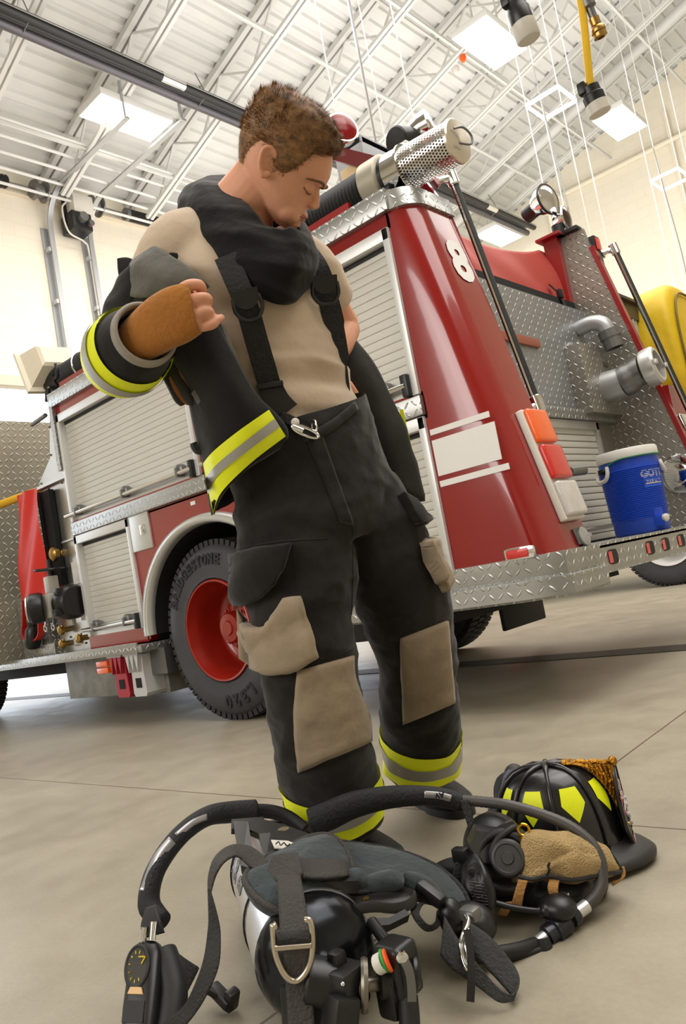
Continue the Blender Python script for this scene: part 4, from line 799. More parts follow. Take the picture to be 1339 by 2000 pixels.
b.tube(spl([aD(560, 500, 1.80), shL, shL.lerp(elL, .5), elL], 4), spl1([.06, .06, .048, .042], 4), 16); b.tube(spl([elL, elL.lerp(wrL, .5), wrL, aD(655, 735, 1.83)], 4), spl1([.042, .042, .034, .03], 4), 16)
LEGR = [((560, 1000, 1.71), .11), ((575, 1100, 1.69), .095), ((590, 1220, 1.67), .08), ((600, 1320, 1.66), .066), ((618, 1430, 1.68), .062), ((645, 1560, 1.73), .042), ((660, 1630, 1.76), .03)]
LEGL = [((700, 1000, 1.78), .11), ((745, 1100, 1.80), .095), ((785, 1220, 1.84), .08), ((808, 1320, 1.90), .066), ((815, 1420, 1.96), .062), ((822, 1490, 2.05), .042), ((822, 1520, 2.1), .03)]
for L_ in (LEGR, LEGL): b.tube(spl([aD(*p) for p, _ in L_], 3), spl1([r for _, r in L_], 3), 18)
# feet inside the boots
def toeaxis(px, py, d, qx, qy, e): return aD(px, py, d), aD(qx, qy, e)
FT = [(aZ(668, 1672, 0), aZ(782, 1712, 0)), (aZ(782, 1543, 0), aZ(912, 1596, 0))]
for (p, q), L_ in zip(FT, (LEGR, LEGL)):
    d = (q-p).normalized(); h_ = q-d*.285; A = aD(*L_[-1][0]); b.tube([A, h_+d*.08+UP*.07, h_+d*.13+UP*.055, h_+d*.2+UP*.045, h_+d*.25+UP*.04], [.03, .03, .026, .02, .016], 14)
# hands: palm, four unequal bent fingers and a thumb
def hand(W, K, PIP, TIP, TH, rad, palm_n):
    kd_ = (K[0]-K[3]).normalized(); b.ell(spl([W, W.lerp((K[1]+K[2])/2, .45), (K[1]+K[2])/2], 4), spl1([.030, .036, .036], 4), spl1([.022, .017, .013], 4), kd_, 18)
    for k, p_, t_, r in zip(K, PIP, TIP, rad):
        b.tube(spl([W.lerp(k, .45), k, p_, t_[0], t_[1]], 5), spl1([.010, r*1.05, r*1.02, r*.94, r*.72], 5), 12); b.ball(t_[1], r*.74); b.ball(p_, r*1.05)
    b.tube(spl(TH, 4), spl1([.016, .013, .0115, .009][:len(TH)], 4), 12); b.ball(TH[-1], .009)
K = P3([(357, 564, 1.425), (372, 588, 1.42), (384, 613, 1.42), (391, 639, 1.43)])
PIP = P3([(388, 557, 1.435), (402, 583, 1.425), (407, 609, 1.43), (414, 634, 1.432)])
TIP = [P3([(392, 574, 1.462), (376, 590, 1.475)]), P3([(402, 596, 1.455), (384, 606, 1.468)]), P3([(404, 618, 1.458), (388, 626, 1.468)]), P3([(423, 626, 1.437), (432, 620, 1.445)])]
hand(wrR, K, PIP, TIP, P3([(318, 606, 1.46), (345, 572, 1.475), (372, 572, 1.49), (388, 588, 1.50)]), [.0108, .0108, .0104, .0094], None)
wl = aD(655, 735, 1.83); hd = (aD(668, 800, 1.86)-wl).normalized(); sd = LAT
KL = [wl+hd*.075+sd*(.03-.02*i) for i in range(4)]; PL = [k+hd*(.038-.003*abs(i-1)) for i, k in enumerate(KL)]
hand(wl, KL, PL, [[p+hd*.02+NRM*.012, p+hd*.026+NRM*.03] for p in PL], [wl+hd*.02+sd*.025, wl+hd*.05+sd*.045, wl+hd*.075+sd*.045], [.0105, .011, .0105, .009], None)
body = b.build('body', SKIN, PE, uv=False); remesh(body, .0034, 3)
HB = bvh(body)
def onskin(x, y, z, d=.0):
    o = hl(x, .2, z); h = HB.ray_cast(o, -HF); return (h[0]+h[1]*d) if h[0] else hl(x, y, z)
# face details as children of the body
def headchild(bb, n, m): return bb.build(n, m, body, ang=180)
for s in (-1, 1):
    e = MB(); pts = [onskin(s*x, y, z, .0012) for x, y, z in ((.012, .1, .012), (.026, .1, .0185), (.042, .09, .0205), (.056, .08, .013))]; e.tube(spl(pts, 4), spl1([.0022, .0032, .003, .0012], 4), 8); headchild(e, 'eyebrow', BROWH)
    e = MB(); pts = [onskin(s*x, y, z, .0004) for x, y, z in ((.017, .095, -.0075), (.026, .1, -.0105), (.036, .1, -.010), (.047, .08, -.004))]; e.tube(spl(pts, 4), spl1([.0009, .0018, .002, .0012], 4), 6); headchild(e, 'eyelash', BROWH)
e = MB()
for zz, r in ((-.0535, .0026), (-.0605, .0034)): e.tube(spl([onskin(x, .12, zz+abs(x)*.06*(1 if r < .003 else -.3), -.0006) for x in (-.023, -.014, -.005, 0, .005, .014, .023)], 3), spl1([.0008, r*.9, r, r*.9, r, r*.9, .0008], 3), 8)
headchild(e, 'lips', LIP)
e = MB(); e.tube(spl([onskin(x, .12, -.0572, .0002) for x in (-.025, -.014, 0, .014, .025)], 3), .0009, 6); headchild(e, 'mouth_line', M('mouth line', (92, 42, 36), .7))
# hair: cap plus thousands of short strands, one mesh
def hairline(a):           # lowest z of the hair by angle (0 front, pi back)
    t = abs((a+pi) % (2*pi)-pi); k = [(0, .078), (.45, .074), (.7, .064), (.95, .058), (1.12, .030), (1.3, -.004), (1.55, -.006), (1.75, .030), (2.05, .030), (2.3, -.006), (2.65, -.048), (3.2, -.058)]
    for (p, q), (r, s) in zip(k, k[1:]):
        if t <= r: return q+(s-q)*(t-p)/(r-p)
    return k[-1][1]
def skull(a, z):
    for i in range(len(ZT)-1):
        if ZT[i] >= z >= ZT[i+1]:
            t = (ZT[i]-z)/(ZT[i]-ZT[i+1]); f, k, w = [A[i]+(A[i+1]-A[i])*t for A in (FR, BK, WD)]; c, h = (f+k)/2, (f-k)/2; ca, sa = cos(a), sin(a)
            return hl(w*(1-.13*max(0, ca)**2)*math.copysign(abs(sa)**.82, sa), c+h*math.copysign(abs(ca)**.9, ca), z)
    return hl(0, -.02, .128)
def thick(a, z): return .003+.016*max(0, min(1, (z+.0)/.11))+.001*max(0, cos(a))*(z > .06)
e = MB(); HC = hl(0, -.01, .02); NU, NV = 72, 30
def cap(u, v):
    a = 2*pi*u; z0 = hairline(a); z = z0+(.127-z0)*(v**.8); p = skull(a, z); n = (p-HC).normalized(); return p+n*(thick(a, z)*min(1, .15+v*7)-.002*(v < .01)+.0016*noise.noise(p*140))*HS
e.grid(cap, NU, NV, True); rnd = random.Random(4)
for i in range(15000):
    a = rnd.uniform(0, 2*pi); v = rnd.random()**.75; z0 = hairline(a)-.004*rnd.random(); z = min(.1275, z0+(.127-z0)*v); p = skull(a, z); n = (p-HC).normalized(); t = thick(a, z)*min(1, .25+v*6)
    d = (n*.55+HF*(.3+.35*noise.noise(p*60))*(z > .03)+HL*.35*noise.noise(p*70+V((3, 3, 3)))-HU*(.7 if z < .03 else .1)).normalized(); q = p+n*t*.7*HS; L_ = (.006+.010*rnd.random())*(.35+.95*min(1, max(0, z+.02)/.11)); w = d.cross(n).normalized()*.0007
    vs = [e.bm.verts.new(x) for x in (q-w-n*.001, q+w-n*.001, q+d*L_)]; e.bm.faces.new(vs)
hair = e.build('hair', HAIR, PE, ang=180, uv=False)
# --- shirt
b = MB(); g = .012
SH = [((469, 452, 1.74), .095, .07), ((462, 478, 1.74), .16, .09)]+[(p, a+g, c+g) for p, a, c in TORSO[2:8]]
b.ell([aD(*p) for p, _, _ in SH], [x for _, x, _ in SH], [y for _, _, y in SH], LAT, 36, pw=.9)
b.tube(spl([aD(425, 490, 1.71), aD(358, 487, 1.68), aD(318, 545, 1.67), aD(285, 600, 1.66)], 4), spl1([.085, .082, .072, .066], 4), 20); b.ball(aD(362, 490, 1.68), .074); b.ball(aD(410, 505, 1.68), (.08, .08, .08))
b.tube(spl([aD(540, 505, 1.80), shL, shL.lerp(elL, .6)], 4), spl1([.08, .076, .066], 4), 20)
b.ball(aD(455, 585, 1.70), (.10, .10, .10)); shirt = b.build('shirt', SHIRT, PE, uv=False); remesh(shirt, .006, 16)
rotw = Matrix.Rotation(radians(-24), 3, 'Y'); wrinkle(shirt, .0105, (4, 4, 17), 3, rotw, lambda c: .25+min(1, max(0, (1.32-c.z)*5)))
SB = bvh(shirt)
# --- trousers
HIP = [((570, 790, 1.73), .168, .138), ((588, 850, 1.73), .172, .142), ((607, 930, 1.735), .178, .145), ((628, 1010, 1.745), .188, .15), ((640, 1050, 1.75), .165, .13)]
b = MB(); b.ell([aD(*p) for p, _, _ in HIP], [x for _, x, _ in HIP], [y for _, _, y in HIP], LAT, 36, pw=.92)
PR = [((560, 980, 1.70), .112), ((578, 1060, 1.69), .122), ((580, 1120, 1.68), .126), ((588, 1200, 1.665), .114), ((600, 1280, 1.655), .1), ((610, 1350, 1.66), .097), ((620, 1420, 1.68), .1), ((636, 1490, 1.71), .104), ((648, 1550, 1.73), .1), ((656, 1600, 1.745), .098)]
PL_ = [((690, 980, 1.77), .112), ((735, 1050, 1.785), .112), ((762, 1120, 1.80), .103), ((792, 1190, 1.83), .104), ((806, 1250, 1.86), .097), ((815, 1320, 1.90), .091), ((819, 1390, 1.95), .093), ((820, 1440, 2.0), .094), ((822, 1492, 2.05), .095)]
for L_ in (PR, PL_): b.tube(spl([aD(*p) for p, _ in L_], 3), spl1([r for _, r in L_], 3), 30)
b.ball(aD(650, 1010, 1.76), (.11, .11, .08)); trousers = b.build('trousers', PANT, PE, uv=False); remesh(trousers, .0065, 8)
bm_ = bmesh.new(); bm_.from_mesh(trousers.data); p1, p2, p3 = aD(548, 822, 1.6), aD(693, 784, 1.62), aD(640, 776, 1.9); n_ = (p2-p1).cross(p3-p1).normalized(); n_ = n_ if n_.z > 0 else -n_
bmesh.ops.bisect_plane(bm_, geom=bm_.verts[:]+bm_.edges[:]+bm_.faces[:], plane_co=p1, plane_no=n_, clear_outer=True); bm_.to_mesh(trousers.data); bm_.free()
wrinkle(trousers, .012, (4, 4, 11), 11, Matrix.Rotation(radians(20), 3, 'Y'), lambda c: .6+.5*min(1, max(0, 1.0-c.z))); wrinkle(trousers, .003, (16, 16, 24), 2)
TB = bvh(trousers)
def hit(B, px, py, fb=1.7):
    r = ray(px, py); h = B.ray_cast(EYE, r); return (h[0], h[1]) if h[0] else (aD(px, py, fb), -r.normalized())
def patch(quad, name, mat, parent, B, off=.005, nu=18, nv=18, th=.004, bow=None):
    b = MB(); A = [V((*q, 0)) for q in quad]; top = []; 
    F_ = [[None]*(nv+1) for _ in range(nu+1)]; K_ = [[None]*(nv+1) for _ in range(nu+1)]
    for i in range(nu+1):
        for j in range(nv+1):
            u, v = i/nu, j/nv; p = (A[0].lerp(A[1], u)).lerp(A[3].lerp(A[2], u), v)
            if bow: dx, dy = bow(u, v); p.x += dx; p.y += dy
            h, n = hit(B, p.x, p.y); F_[i][j] = h
    for i in range(nu+1):
        for j in range(nv+1):
            a, c = F_[min(i+1, nu)][j]-F_[max(i-1, 0)][j], F_[i][min(j+1, nv)]-F_[i][max(j-1, 0)]; n = a.cross(c); n = n.normalized() if n.length > 1e-9 else -CF
            if n.dot(F_[i][j]-EYE) > 0: n = -n
            e = off+th*(.25 if (i in (0, nu) or j in (0, nv)) else 1); K_[i][j] = F_[i][j]+n*e
    bm = b.bm; g = [[bm.verts.new(K_[i][j]) for j in range(nv+1)] for i in range(nu+1)]
    for i in range(nu):
        for j in range(nv): bm.faces.new((g[i][j], g[i+1][j], g[i+1][j+1], g[i][j+1]))
    # skirt back onto the cloth
    bd = [(i, 0) for i in range(nu)]+[(nu, j) for j in range(nv)]+[(i, nv) for i in range(nu, 0, -1)]+[(0, j) for j in range(nv, 0, -1)]
    s = [bm.verts.new(F_[i][j]) for i, j in bd]
    for k in range(len(bd)): i, j = bd[k]; i2, j2 = bd[(k+1) % len(bd)]; bm.faces.new((g[i][j], g[i2][j2], s[(k+1) % len(bd)], s[k]))
    return b.build(name, mat, parent, ang=180)
patch([(580, 1310), (688, 1280), (722, 1448), (583, 1506)], 'knee_patch', PATCH, trousers, TB, bow=lambda u, v: (-7*sin(pi*v)*(1-u)+(-6 if u > .5 else 0)*sin(pi*v*2)*u, 0)).__setitem__('label', 'grey tan leather knee patch on the leg nearer the camera')
patch([(781, 1247), (872, 1212), (886, 1372), (788, 1414)], 'knee_patch', PATCH, trousers, TB)
# bellows pocket: dark flap above a sagging leather pouch
patch([(462, 1080), (570, 1062), (556, 1110), (462, 1172)], 'pocket_flap', PANT, trousers, TB, .018, 18, 12, .006, lambda u, v: (0, 28*v*sin(pi*u)))
patch([(463, 1186), (588, 1166), (619, 1278), (468, 1284)], 'pocket_pouch', PATCH, trousers, TB, .014, 24, 18, .008, lambda u, v: (0, 46*sin(pi*min(1, u*1.35))*(1-v)+34*sin(pi*u)*v))
patch([(775, 968), (800, 985), (832, 1020), (812, 1032)], 'side_pocket_flap', PANT, trousers, TB, .02)
patch([(818, 1062), (842, 1052), (876, 1120), (862, 1158)], 'side_pocket_pouch', PATCH, trousers, TB, .022)
patch([(598, 858), (628, 850), (690, 1025), (664, 1020)], 'fly_flap', PANT, trousers, TB, .003, 8, 26, .003)
patch([(588, 846), (690, 784), (697, 800), (594, 864)], 'waist_band', PANT, trousers, TB, .004, 20, 4, .004, lambda u, v: (0, 10*sin(pi*u)))
def seam(pts, name, parent, B, r=.0016, mat=None):
    b = MB(); b.tube([hit(B, *p)[0] for p in [(q.x, q.y) for q in spl([(*p, 0) for p in pts], 8)]], r, 5); return b.build(name, mat or COATM, parent)
seam([(462, 1072), (520, 1062), (572, 1056), (640, 1052)], 'stitched_seam', trousers, TB); seam([(571, 1064), (582, 1160), (590, 1168)], 'stitched_seam', trousers, TB); seam([(688, 1030), (688, 1120), (686, 1200)], 'stitched_seam', trousers, TB); seam([(596, 1290), (640, 1284), (688, 1268)], 'stitched_seam', trousers, TB)
def band(axis0, axis1, t0, t1, tilt, B, parent, m0=LIME, silver=True, off=.005):
    A, C_ = aD(*axis0), aD(*axis1); d = (A-C_).normalized(); X = (rh-d*rh.dot(d)).normalized(); Y = d.cross(X); rows = []
    for k in range(7):
        t = t0+(t1-t0)*k/6; o = A.lerp(C_, t); row = []
        for j in range(64):
            a = 2*pi*j/64; dr = X*cos(a)+Y*sin(a); oo = o+d*tilt*cos(a); h = B.ray_cast(oo+dr*.35, -dr); row.append((h[0] if h[0] and (h[0]-oo).length < .16 else oo+dr*.1)+dr*off)
        rows.append(row)
    b = MB(); b.loft(rows, False); o = b.build('reflective_band', m0, parent, ang=180)
    if silver:
        b = MB(); b.loft([[p+(p-A.lerp(C_, (t0+t1)/2)).normalized()*.0025 for p in rows[2].copy()], [p+(p-A.lerp(C_, (t0+t1)/2)).normalized()*.0025 for p in rows[4]]], False); b.build('silver_stripe', SILV, o, ang=180)
    return o
band((640, 1510, 1.72), (660, 1610, 1.745), .10, .80, .0, TB, trousers); band((820, 1410, 1.98), (823, 1505, 2.05), .16, .84, -.004, TB, trousers)
# --- boots
def boot(A, toe, hgt, nm):
    toe = V(toe); d = V((toe.x-A.x, toe.y-A.y, 0)).normalized(); s = d.cross(UP); L_ = .285; heel = V((toe.x, toe.y, 0))-d*L_; b = MB(); rg = []
    for t, w, h in ((0, .028, .075), (.05, .037, .11), (.2, .04, .125), (.38, .041, .115), (.55, .046, .085), (.72, .05, .07), (.88, .045, .058), (.97, .03, .045), (1, .012, .03)):
        c = heel+d*L_*t; rg.append([c+s*w*1.05*cos(a)+UP*(.016+(h-.016)*(.5+.5*sin(a))) for a in [2*pi*i/20 for i in range(20)]])
    b.loft(rg); b.tube([heel+d*.085+UP*.06, heel+d*.075+UP*.15, heel+d*.07+UP*hgt], [.052, .055, .06], 20); o = b.build('boot', LEATH, PE, uv=False); remesh(o, .005, 4)
    b = MB(); sole = []
    for z in (0, .018, .02): sole.append([heel+d*L_*(.5-.52*cos(a))+s*(.05+.008*(cos(a+pi) > 0))*math.copysign(abs(sin(a))**.7, sin(a))*(1.0 if z < .019 else .9)+UP*z for a in [2*pi*i/36 for i in range(36)]])
    b.loft(sole); b.build('sole', BLACKR, o)
    b = MB(); c = heel+d*.07; b.lathe([(.058, .17), (.064, .172), (.066, .215), (.06, .22)], c, (0, 0, 1), 24, False); b.build('boot_collar', BOOTT, o)
    b = MB(); rg = []
    for t, w in ((-.02, .03), (.05, .041), (.2, .044), (.34, .044)): c = heel+d*L_*t; rg.append([c+s*w*1.1*cos(a)+UP*(.04+(.055)*(.5+.5*sin(a))) for a in [2*pi*i/20 for i in range(20)]])
    b.loft(rg, False); b.build('heel_guard', BOOTT, o); return o
boot(*FT[0], .26, 'r'); boot(*FT[1], .26, 'l')
# --- hood gathered round the neck
HUB = [ # angle station: top edge, outer roll, mid drape, hem
 ((570, 450, 1.60), (592, 480, 1.58), (585, 520, 1.575), (560, 590, 1.585)),
 ((548, 453, 1.59), (540, 486, 1.555), (530, 540, 1.555), (508, 580, 1.565)),
 ((512, 440, 1.60), (488, 458, 1.565), (470, 520, 1.56), (462, 566, 1.575)),
 ((478, 398, 1.63), (440, 420, 1.60), (424, 470, 1.59), (432, 528, 1.60)),
 ((464, 376, 1.68), (400, 372, 1.655), (372, 425, 1.65), (376, 440, 1.66)),
 ((462, 360, 1.75), (390, 352, 1.76), (352, 395, 1.76), (360, 440, 1.75)),
 ((480, 356, 1.82), (440, 348, 1.86), (400, 392, 1.87), (400, 450, 1.85)),
 ((520, 380, 1.83), (520, 372, 1.87), (510, 440, 1.90), (510, 490, 1.88)),
 ((560, 420, 1.78), (585, 430, 1.80), (600, 480, 1.80), (605, 510, 1.79)),
 ((586, 456, 1.68), (607, 470, 1.68), (618, 505, 1.675), (612, 548, 1.675))]
cols = [spl([aD(*p) for p in st_], 8) for st_ in HUB]; nrow = len(cols[0]); rows = [spl([cols[i][k] for i in range(len(cols))], 7, True) for k in range(nrow)]
b = MB(); b.loft(rows, False); hood = b.build('hood', NOMEX, PE, ang=180); ss = hood.modifiers.new('s', 'SUBSURF'); ss.levels = 1; ss.render_levels = 1; so = hood.modifiers.new('t', 'SOLIDIFY'); so.thickness = .012; so.offset = -1; bake(hood)
wrinkle(hood, .008, (4, 4, 15), 5, Matrix.Rotation(radians(-32), 3, 'Y')); wrinkle(hood, .002, (12, 12, 30), 9, Matrix.Rotation(radians(-22), 3, 'Y'))
# --- braces
def brace(pts, ws, sides, clip, name):
    P = spl(P3(pts), 6); sd = [sides]*len(P) if not isinstance(sides, list) else sides; b = MB(); b.strap(P, ws, .004, sd); o = b.build('suspender', WEB, PE)
    c, up_, s_ = clip; c = aD(*c); n = -(c-EYE).normalized(); n = (n+NRM*.3).normalized(); s_ = V(s_); s_ = (s_-n*s_.dot(n)).normalized(); u = n.cross(s_)
    if u.z < 0: u = -u
    b = MB(); b.prism([c+s_*x+u*y+n*.004 for x, y in ((-.027, .026), (.027, .026), (.027, .008), (.018, -.006), (.008, -.012), (-.008, -.012), (-.018, -.006), (-.027, .008))], n*.006); b.build('adjuster', BLACKP, o)
    b = MB(); b.tube(spl([c+s_*x+u*y+n*.008 for x, y in ((-.026, .012), (-.028, -.012), (-.016, -.03), (0, -.034), (.016, -.03), (.028, -.012), (.026, .012))], 5), .0042, 8); b.build('adjuster_ring', BLACKP, o); return o
s1 = brace([(440, 500, 1.56), (462, 550, 1.55), (482, 600, 1.55), (502, 670, 1.565), (523, 742, 1.58), (530, 765, 1.585)], .047, rh-fh*.0+UP*.12, ((482, 592, 1.545), None, rh+UP*.1), 'a')
b = MB(); b.strap(spl(P3([(526, 752, 1.58), (540, 785, 1.58), (556, 808, 1.585)]), 4), [.048, .05, .052, .054, .056, .058, .06, .062, .064][:9], .007, (rh*.85+UP*.45)); b.build('brace_tab', M('black leather', (20, 19, 19), .45), s1)
b = MB(); b.box(aD(527, 752, 1.572), (.055, .008, .012), basis((0, 0, 0), rh, -CF, UP).to_3x3(), .003); b.build('slide_buckle', BLACKP, s1)
b = MB(); b.lathe([(.0085, 0), (.0085, .004), (.006, .006), (0, .0065)], aD(576, 825, 1.555), -CF+NRM*.4, 18); b.build('brace_button', WHITEP, s1)
b = MB(); c = aD(596, 843, 1.552); dr = (rh*.85-UP*.55).normalized(); up_ = dr.cross(CF); b.tube([c+dr*x+up_*y for x, y in [(.022*cos(a)*1.1+(.004 if cos(a) > 0 else -.004), .0075*sin(a)) for a in [2*pi*i/24 for i in range(24)]]], .0032, 8, loop=True); b.cyl(c-dr*.028, c-dr*.004, .0055, 10); b.build('snap_hook', CHROME, s1)
b = MB(); b.torus(aD(613, 834, 1.56), (rh+fh*.4), .014, .0022, 24, 8); b.build('split_ring', CHROME, s1)
b = MB(); b.strap(P3([(548, 812, 1.57), (578, 826, 1.565), (600, 842, 1.565), (608, 858, 1.565)]), .02, .004, (UP+rh*.5)); b.build('waist_loop', WEB, s1)
brace([(592, 478, 1.72), (602, 492, 1.685), (619, 522, 1.668), (636, 570, 1.675), (652, 630, 1.69), (664, 700, 1.705), (672, 765, 1.715), (674, 790, 1.715)], [.05]*19+[.046]*6+[.040]*6+[.026]*6+[.014]*6, rh*.92+fh*.25-UP*.16, ((634, 563, 1.66), None, rh+fh*.25-UP*.02), 'b')
# --- wristlet
b = MB(); wp = P3([(262, 676, 1.50), (285, 655, 1.475), (315, 632, 1.452), (345, 616, 1.436), (366, 607, 1.428), (381, 603, 1.426)])
kd = (K[0]-K[3]).normalized(); wp2 = spl(wp, 4); b.ell(wp2, spl1([.044, .046, .051, .053, .050, .047], 4), spl1([.038, .038, .034, .029, .025, .021], 4), kd, 28, pw=.85); wrl = b.build('wristlet', TAN, PE, ang=180)
# --- coat: sleeve, cuff, panels
b = MB()
SLV = [(358, 540, 1.68), (318, 562, 1.675), (282, 610, 1.665), (258, 662, 1.65), (240, 696, 1.615), (246, 692, 1.56), (264, 674, 1.515), (282, 654, 1.47)]
SR = [.075, .074, .074, .076, .078, .079, .075, .059]
sp_ = spl(P3(SLV), 5); rr_ = spl1(SR, 5); b.tube(sp_, rr_, 36, False); coat = b.build('coat', COATM, PE, ang=180)
so = coat.modifiers.new('sub', 'SUBSURF'); so.levels = 1; so.render_levels = 1; so = coat.modifiers.new('t', 'SOLIDIFY'); so.thickness = .008; so.offset = -1; bake(coat)
ce = sp_[-1]; wrinkle(coat, .011, (9, 9, 15), 21, None, lambda c: min(1, max(0, ((c-ce).length-.14)*9)))
k0 = len(sp_)
def ringat(i, grow, n=48):
    t = (sp_[min(i+1, k0-1)]-sp_[max(i-1, 0)]).normalized(); x, y, _ = frame(t); return [sp_[i]+(x*cos(2*pi*j/n)+y*sin(2*pi*j/n))*(rr_[i]+grow) for j in range(n)]
b = MB(); b.loft([ringat(i, .005) for i in range(k0-15, k0-5)], False); cb_ = b.build('reflective_band', LIME, coat, ang=180)
b = MB(); b.loft([ringat(i, .0085) for i in range(k0-11, k0-8)], False); b.build('silver_stripe', SILV, cb_, ang=180)
b = MB(); t = (sp_[-1]-sp_[-4]).normalized(); x, y, _ = frame(t); pr = [(.050, -.04), (.052, .0), (.054, .010), (.058, .013), (.063, .008), (.0635, -.006)]; b.lathe(pr, sp_[-1], t, 40, False); b.build('cuff_lining', M('cuff lining', (150, 144, 134), .9, var=.2, vs=12), coat, ang=180)
b = MB(); b.lathe([(.0, -.025), (.052, -.025)], sp_[-1], t, 32, False); b.build('sleeve_inside', COATM, coat)
def sheet(rows, name, mat, parent, th=.006, amp=.006, sc=(7, 7, 10), seed=1, rotm=None, n=6, sub=0):
    R = [spl(P3(r), n) for r in rows]; C_ = [spl([R[i][j] for i in range(len(R))], n) for j in range(len(R[0]))]; b = MB(); b.loft([list(r) for r in C_], False, False); o = b.build(name, mat, parent, ang=180)
    if th: s_ = o.modifiers.new('t', 'SOLIDIFY'); s_.thickness = th; s_.offset = 0; bake(o)
    if amp: wrinkle(o, amp, sc, seed, rotm)
    return o, C_
# upper part of the coat slipping off the shoulder, with the collar corner standing out
sheet([[(318, 500, 1.70), (300, 488, 1.62), (336, 502, 1.55), (404, 556, 1.51)], [(268, 510, 1.70), (264, 514, 1.61), (304, 530, 1.545), (390, 562, 1.515)], [(250, 550, 1.71), (258, 545, 1.62), (298, 552, 1.55), (356, 565, 1.535)], [(235, 590, 1.70), (246, 578, 1.64), (276, 580, 1.57), (320, 580, 1.56)]], 'shoulder_panel', LINER, coat, .01, .006)
sheet([[(232, 506, 1.72), (250, 506, 1.71), (274, 516, 1.70)], [(236, 535, 1.72), (255, 530, 1.70), (276, 540, 1.69)], [(246, 566, 1.72), (262, 560, 1.70), (280, 566, 1.69)]], 'collar_corner', COATM, coat, .012, .002)
sheet([[(245, 560, 1.62), (300, 548, 1.585), (350, 552, 1.55), (392, 552, 1.53)], [(225, 600, 1.63), (280, 585, 1.585), (335, 575, 1.55), (372, 570, 1.535)], [(196, 650, 1.63), (250, 620, 1.59), (310, 610, 1.56), (345, 600, 1.545)]], 'sleeve_fold', COATM, coat, .012, .009, (9, 9, 18), 4)
b = MB(); b.strap(spl(P3([(345, 549, 1.525), (362, 552, 1.52), (378, 556, 1.515)]), 3), .022, .004, UP); b.build('collar_trim', LIME, coat)
b = MB(); b.tube(spl(P3([(272, 562, 1.575), (285, 552, 1.572), (300, 545, 1.572), (298, 555, 1.57), (282, 563, 1.572)]), 4), .003, 6); b.build('coat_hook', GREYM, coat)
# right front panel swinging forward
fr, C1 = sheet([[(318, 640, 1.60), (352, 612, 1.54), (392, 610, 1.51), (420, 640, 1.52)],
                [(330, 700, 1.60), (366, 690, 1.53), (415, 690, 1.50), (452, 700, 1.53)],
                [(372, 775, 1.60), (405, 770, 1.53), (452, 760, 1.50), (492, 770, 1.54)],
                [(388, 850, 1.61), (420, 850, 1.54), (480, 830, 1.51), (532, 808, 1.55)],
                [(400, 912, 1.62), (422, 900, 1.55), (490, 870, 1.52), (556, 838, 1.56)],
                [(416, 1005, 1.64), (432, 965, 1.57), (488, 905, 1.54), (556, 866, 1.58)]], 'front_panel', COATM, coat, .008, .006, (6, 12, 5), 6)
FB = bvh(fr)
def fpatch(pts_top, pts_bot, name, mat, parent, off): # strip following the panel
    T, B_ = spl([(*p, 0) for p in pts_top], 8), spl([(*p, 0) for p in pts_bot], 8); rows = []
    for k in range(5):
        t = k/4; r = []
        for p, q in zip(T, B_): m = p.lerp(q, t); h = FB.ray_cast(EYE, ray(m.x, m.y)); r.append((h[0] if h[0] else aD(m.x, m.y, 1.56))-ray(m.x, m.y).normalized()*off)
        rows.append(r)
    b = MB(); b.loft(rows, False, False); o = b.build(name, mat, parent, ang=180); return o
hb2 = fpatch([(396, 905), (418, 880), (465, 842), (525, 800)], [(416, 1006), (432, 962), (490, 904), (558, 852)], 'reflective_band', LIME, coat, .006)
fpatch([(398, 938), (424, 906), (476, 864), (536, 818)], [(406, 965), (428, 925), (482, 882), (546, 834)], 'silver_stripe', SILV, hb2, .009)
sheet([[(426, 628, 1.535), (434, 640, 1.54), (440, 655, 1.55)], [(448, 690, 1.535), (458, 700, 1.545), (464, 715, 1.56)], [(478, 750, 1.545), (488, 762, 1.555), (496, 776, 1.57)], [(498, 800, 1.555), (504, 806, 1.565), (508, 812, 1.575)]], 'liner_edge', LINER, coat, .008, .002)
b = MB(); b.strap(spl(P3([(382, 780, 1.555), (395, 768, 1.545), (412, 775, 1.54), (422, 790, 1.54)]), 4), .03, .008, UP); b.build('pocket_tab', LINER, coat)
b = MB(); b.tube(spl(P3([(400, 862, 1.61), (386, 872, 1.61), (378, 868, 1.61), (385, 880, 1.61), (400, 880, 1.61)]), 4), .008, 8); b.build('hem_tab', BLACKR, coat)
# back of the coat beyond the left hip
bk, C2 = sheet([[(630, 625, 1.93), (664, 650, 1.94), (690, 672, 1.95)], [(650, 700, 1.93), (700, 715, 1.92), (738, 735, 1.95)], [(664, 770, 1.92), (735, 790, 1.91), (783, 825, 1.95)], [(705, 860, 1.93), (762, 880, 1.92), (806, 905, 1.96)], [(752, 945, 1.95), (785, 960, 1.93), (822, 976, 1.97)]], 'back_panel', M('worn turnout cloth', (36, 34, 30), .9, var=.3, vs=7, bump=.3, bs=20), coat, .01, .01, (9, 9, 6), 8)
b = MB(); e0 = spl(P3([(783, 800, 1.955), (794, 850, 1.96), (808, 905, 1.965), (812, 920, 1.965)]), 4); b.strap(e0, .010, .004, rh); b.build('edge_band', LIME, coat)
sheet([[(330, 660, 1.72), (420, 660, 1.80), (520, 700, 1.90), (640, 700, 1.95)], [(370, 760, 1.72), (440, 780, 1.82), (540, 800, 1.92), (660, 800, 1.95)], [(400, 880, 1.72), (480, 900, 1.86), (580, 900, 1.96), (720, 900, 1.96)], [(416, 1000, 1.70), (500, 960, 1.88), (600, 980, 1.97), (770, 960, 1.96)]], 'rear_panel', COATM, coat, .01, .006)
